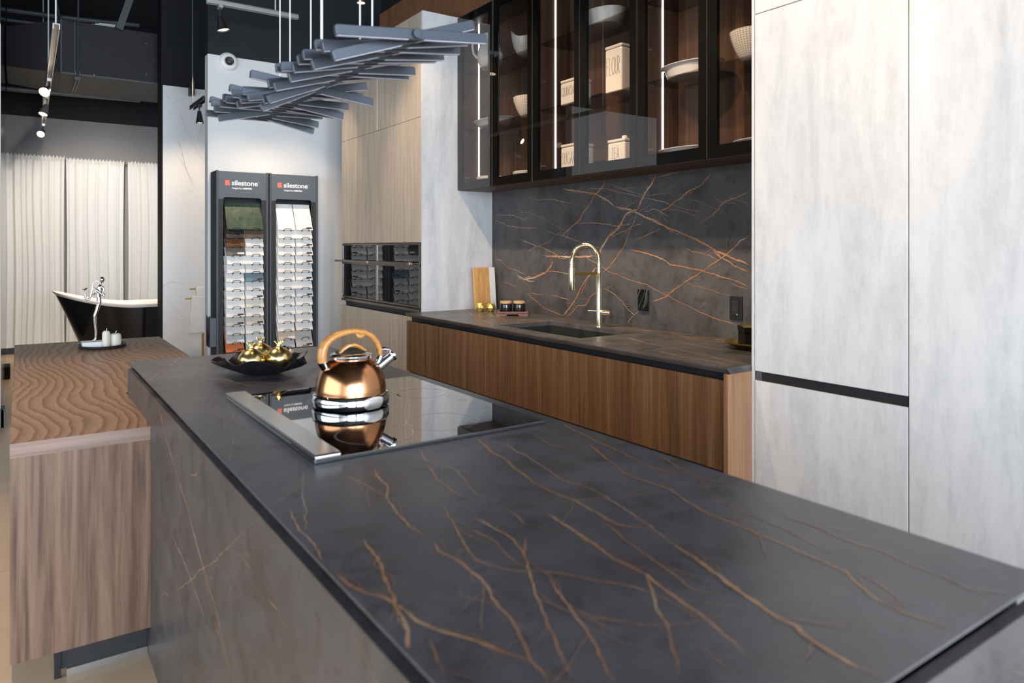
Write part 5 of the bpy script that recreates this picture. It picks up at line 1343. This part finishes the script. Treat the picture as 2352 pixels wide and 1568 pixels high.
LS.append(spot('track_spotlight', (.212, 7.95, 2.725), (-.25,-.30,-.8), 'spotlight pointing downwards in the middle of the long pale track', 1, 'black', 'spotlights on the long track'))
LS.append(spot('track_spotlight', (.226, 9.75, 2.725), (-.22,-.75,-.45), 'lit spotlight nearest the curtains on the long pale track', 2, 'soft_black', 'spotlights on the long track'))
track('lighting_track', (1.200, 5.92, 3.235), (1.915, 5.92, 3.235), 'short steel lighting track in front of the dark upper wall', 'track_metal', (.15, .74))
spot('track_spotlight', (1.300, 5.92, 3.222), (.22,-.05,-1), 'chrome spotlight hanging from the short steel track', 1, 'steel', None, 1.15, .06)
track('lighting_track', (1.312, 7.10, 2.60), (1.32, 6.55, 2.60), 'short black lighting track by the marble wall', 'soft_black', (.05,))
spot('track_spotlight', (1.318, 6.80, 2.588), (.03,-.02,-1), 'black spotlight on the short track by the marble wall', 1, 'black', None, .8, .03)
DL = thing('ceiling_spotlight', (2.09, 5.0, CEIL), 'round dark ceiling spotlight above the ovens', 'spotlight')
b = MB(); b.cyl((2.09, 5.0, 3.36), (2.09, 5.0, CEIL), .008, 8); b.build('stem', M['soft_black'], DL)
b = MB(); b.lathe([(0,.24),(.035,.24),(.036,.235),(.036,.0),(.031,0),(.029,.02),(0,.022)], (2.09, 5.0, 3.13), 28); b.build('can', M['bronze'], DL)
b = MB(); b.lathe([(0,.004),(.027,.004),(.027,.010),(0,.012)], (2.09, 5.0, 3.13), 20); b.build('lens', M['lamp_soft'], DL)
for k, yb in enumerate((2.2, 4.6, 7.1)):
    struct('beam_%d' % (k+1), box(-3.6, yb, 3.95, 2.89, yb+.14, CEIL), M['black_paint'])

# ------------------------------------------------------------------ pendant of tilted bars
XC, ZC, HL = .748, 1.807, .193
ANG = [6.5, 20, 11, 7, 18, 8, 9, 12.5, 17, 6, 4.5, 17, 12, 23, 21, 26, -6, 12, 4, 10, 12.5, 0, -8, 1, -3, 1, 14, 2, -6, -12, 1]
PN = thing('pendant_light', (XC, 2.11, ZC), 'blue-grey pendant of stacked tilted bars twisting above the island', 'pendant light')
b = MB(); b.cyl((XC, 1.462, ZC), (XC, 2.762, ZC), .0085, 12); b.build('spine', M['soft_black'], PN)
bar_me = lip_me = None
for i, a in enumerate(ANG):
    yy = 1.475 + .0425*i
    if bar_me is None:
        b = MB()
        h, t = .0118, .0068
        pl = [(-HL,-h),(HL,-h),(HL,h-.004),(HL-.0015,h-.001),(HL-.005,h),(-HL+.005,h),(-HL+.0015,h-.001),(-HL,h-.004)]
        b.prism(pl, -t, t, 'Y'); o = b.build('bar', M['bar_metal'], PN, .0015)
        for v in o.data.vertices: v.co += Vector(ORG[PN.name])
        b = MB(); b.box(-HL+.003, -t+.002, -h-.0012, -.02, t-.002, -h+.0002); b.box(.02, -t+.002, -h-.0012, HL-.003, t-.002, -h+.0002)
        l = b.build('diffuser', M['bar_lip'], o)
        l.parent = o
        for v in l.data.vertices: v.co += Vector(ORG[o.name])
        first = o
    else:
        o = first.copy(); COL.objects.link(o); o.parent = PN
        l = first.children[0].copy(); COL.objects.link(l); l.parent = o
    o.location = (0, yy-2.11, 0); o.rotation_euler = (0, -math.radians(a), 0)
b = MB(); b.cyl((XC, 1.4665, ZC), (XC, 1.4610, ZC), .0115, 20); b.build('end_cap', M['bar_metal'], PN, .001)
for yy in (2.507, 2.395, 2.187, 1.797, 1.717):
    b = MB(); b.cyl((XC, yy, ZC+.01), (XC, yy, CEIL-.01), .0022, 8); b.build('suspension_wire', M['cable'], PN)
b = MB(); b.cyl((XC, 2.09, ZC+.01), (XC, 2.09, CEIL-.01), .0042, 8); b.build('power_cable', M['cable'], PN)
MB().box(XC-.04, 1.65, CEIL-.03, XC+.04, 2.57, CEIL-.0005).build('ceiling_plate', M['soft_black'], PN)

# ------------------------------------------------------------------ light
def area(name, loc, rot, sx, sy, power, col):
    d = bpy.data.lights.new(name, 'AREA'); d.shape = 'RECTANGLE'; d.size = sx; d.size_y = sy; d.energy = power; d.color = col
    o = bpy.data.objects.new(name, d); COL.objects.link(o); o.location = loc; o.rotation_euler = rot; return o
def spotl(name, loc, aim, power, ang=60, blend=.6, col=(1,.80,.60), r=.035):
    d = bpy.data.lights.new(name, 'SPOT'); d.energy = power; d.spot_size = math.radians(ang); d.spot_blend = blend; d.color = col; d.shadow_soft_size = r
    o = bpy.data.objects.new(name, d); COL.objects.link(o); o.location = loc
    o.rotation_euler = (Vector(aim)-Vector(loc)).to_track_quat('-Z', 'Y').to_euler(); return o
W = bpy.data.worlds.new('world'); SC.world = W; W.use_nodes = True
W.node_tree.nodes['Background'].inputs[0].default_value = (.62,.78,1,1); W.node_tree.nodes['Background'].inputs[1].default_value = 1.2
DAY = (.76,.87,1.0)
area('daylight_window_1', (-1.78, -4.95, 1.78), (PI/2, 0, 0), 2.9, 2.8, 500, DAY)
area('daylight_window_2', (1.42, -4.95, 1.78), (PI/2, 0, 0), 2.3, 2.8, 420, DAY)
area('daylight_window_3', (-3.58, 1.5, 1.7), (PI/2, 0, -PI/2), 4.9, 2.1, 140, (.85,.93,1.0))  # added fill light from the side, set in the added window
WARM = (1,.77,.54); MILD = (1,.88,.74)
for k, (x, y, tx, ty, tz, p) in enumerate(((1.35, .50, 2.3, .60, 2.35, 120), (1.25, 1.5, 2.6, 1.9, 1.5, 150), (1.45, 2.4, 2.85, 2.6, 1.1, 230), (1.45, 3.4, 2.85, 3.4, 1.1, 230), (1.45, 4.0, 2.7, 4.3, 1.2, 120), (1.0, 4.6, 2.3, 5.3, 1.0, 40), (.75, 2.5, .75, 2.6, .9, 35))):
    spotl('kitchen_spot_%d' % k, (x, y, 3.35), (tx, ty, tz), p, 62, .7, WARM)
for k, (x, y, tx, ty, tz, p) in enumerate(((1.55, 5.62, 1.55, 6.22, .9, 55), (1.97, 5.62, 1.97, 6.22, .9, 55), (.205, 7.0, .6, 10.6, 1.3, 420), (.23, 9.6, 1.1, 8.6, .4, 110), (1.4, 6.9, 1.5, 7.9, 1.0, 90), (.7, 8.2, .9, 10.6, 1.2, 300), (-.1, 3.3, .12, 3.2, .7, 150))):
    spotl('store_spot_%d' % k, (x, y, 3.0 if k != 2 and k != 3 else 2.6), (tx, ty, tz), p, 70, .7, MILD if k in (2, 5) else WARM)
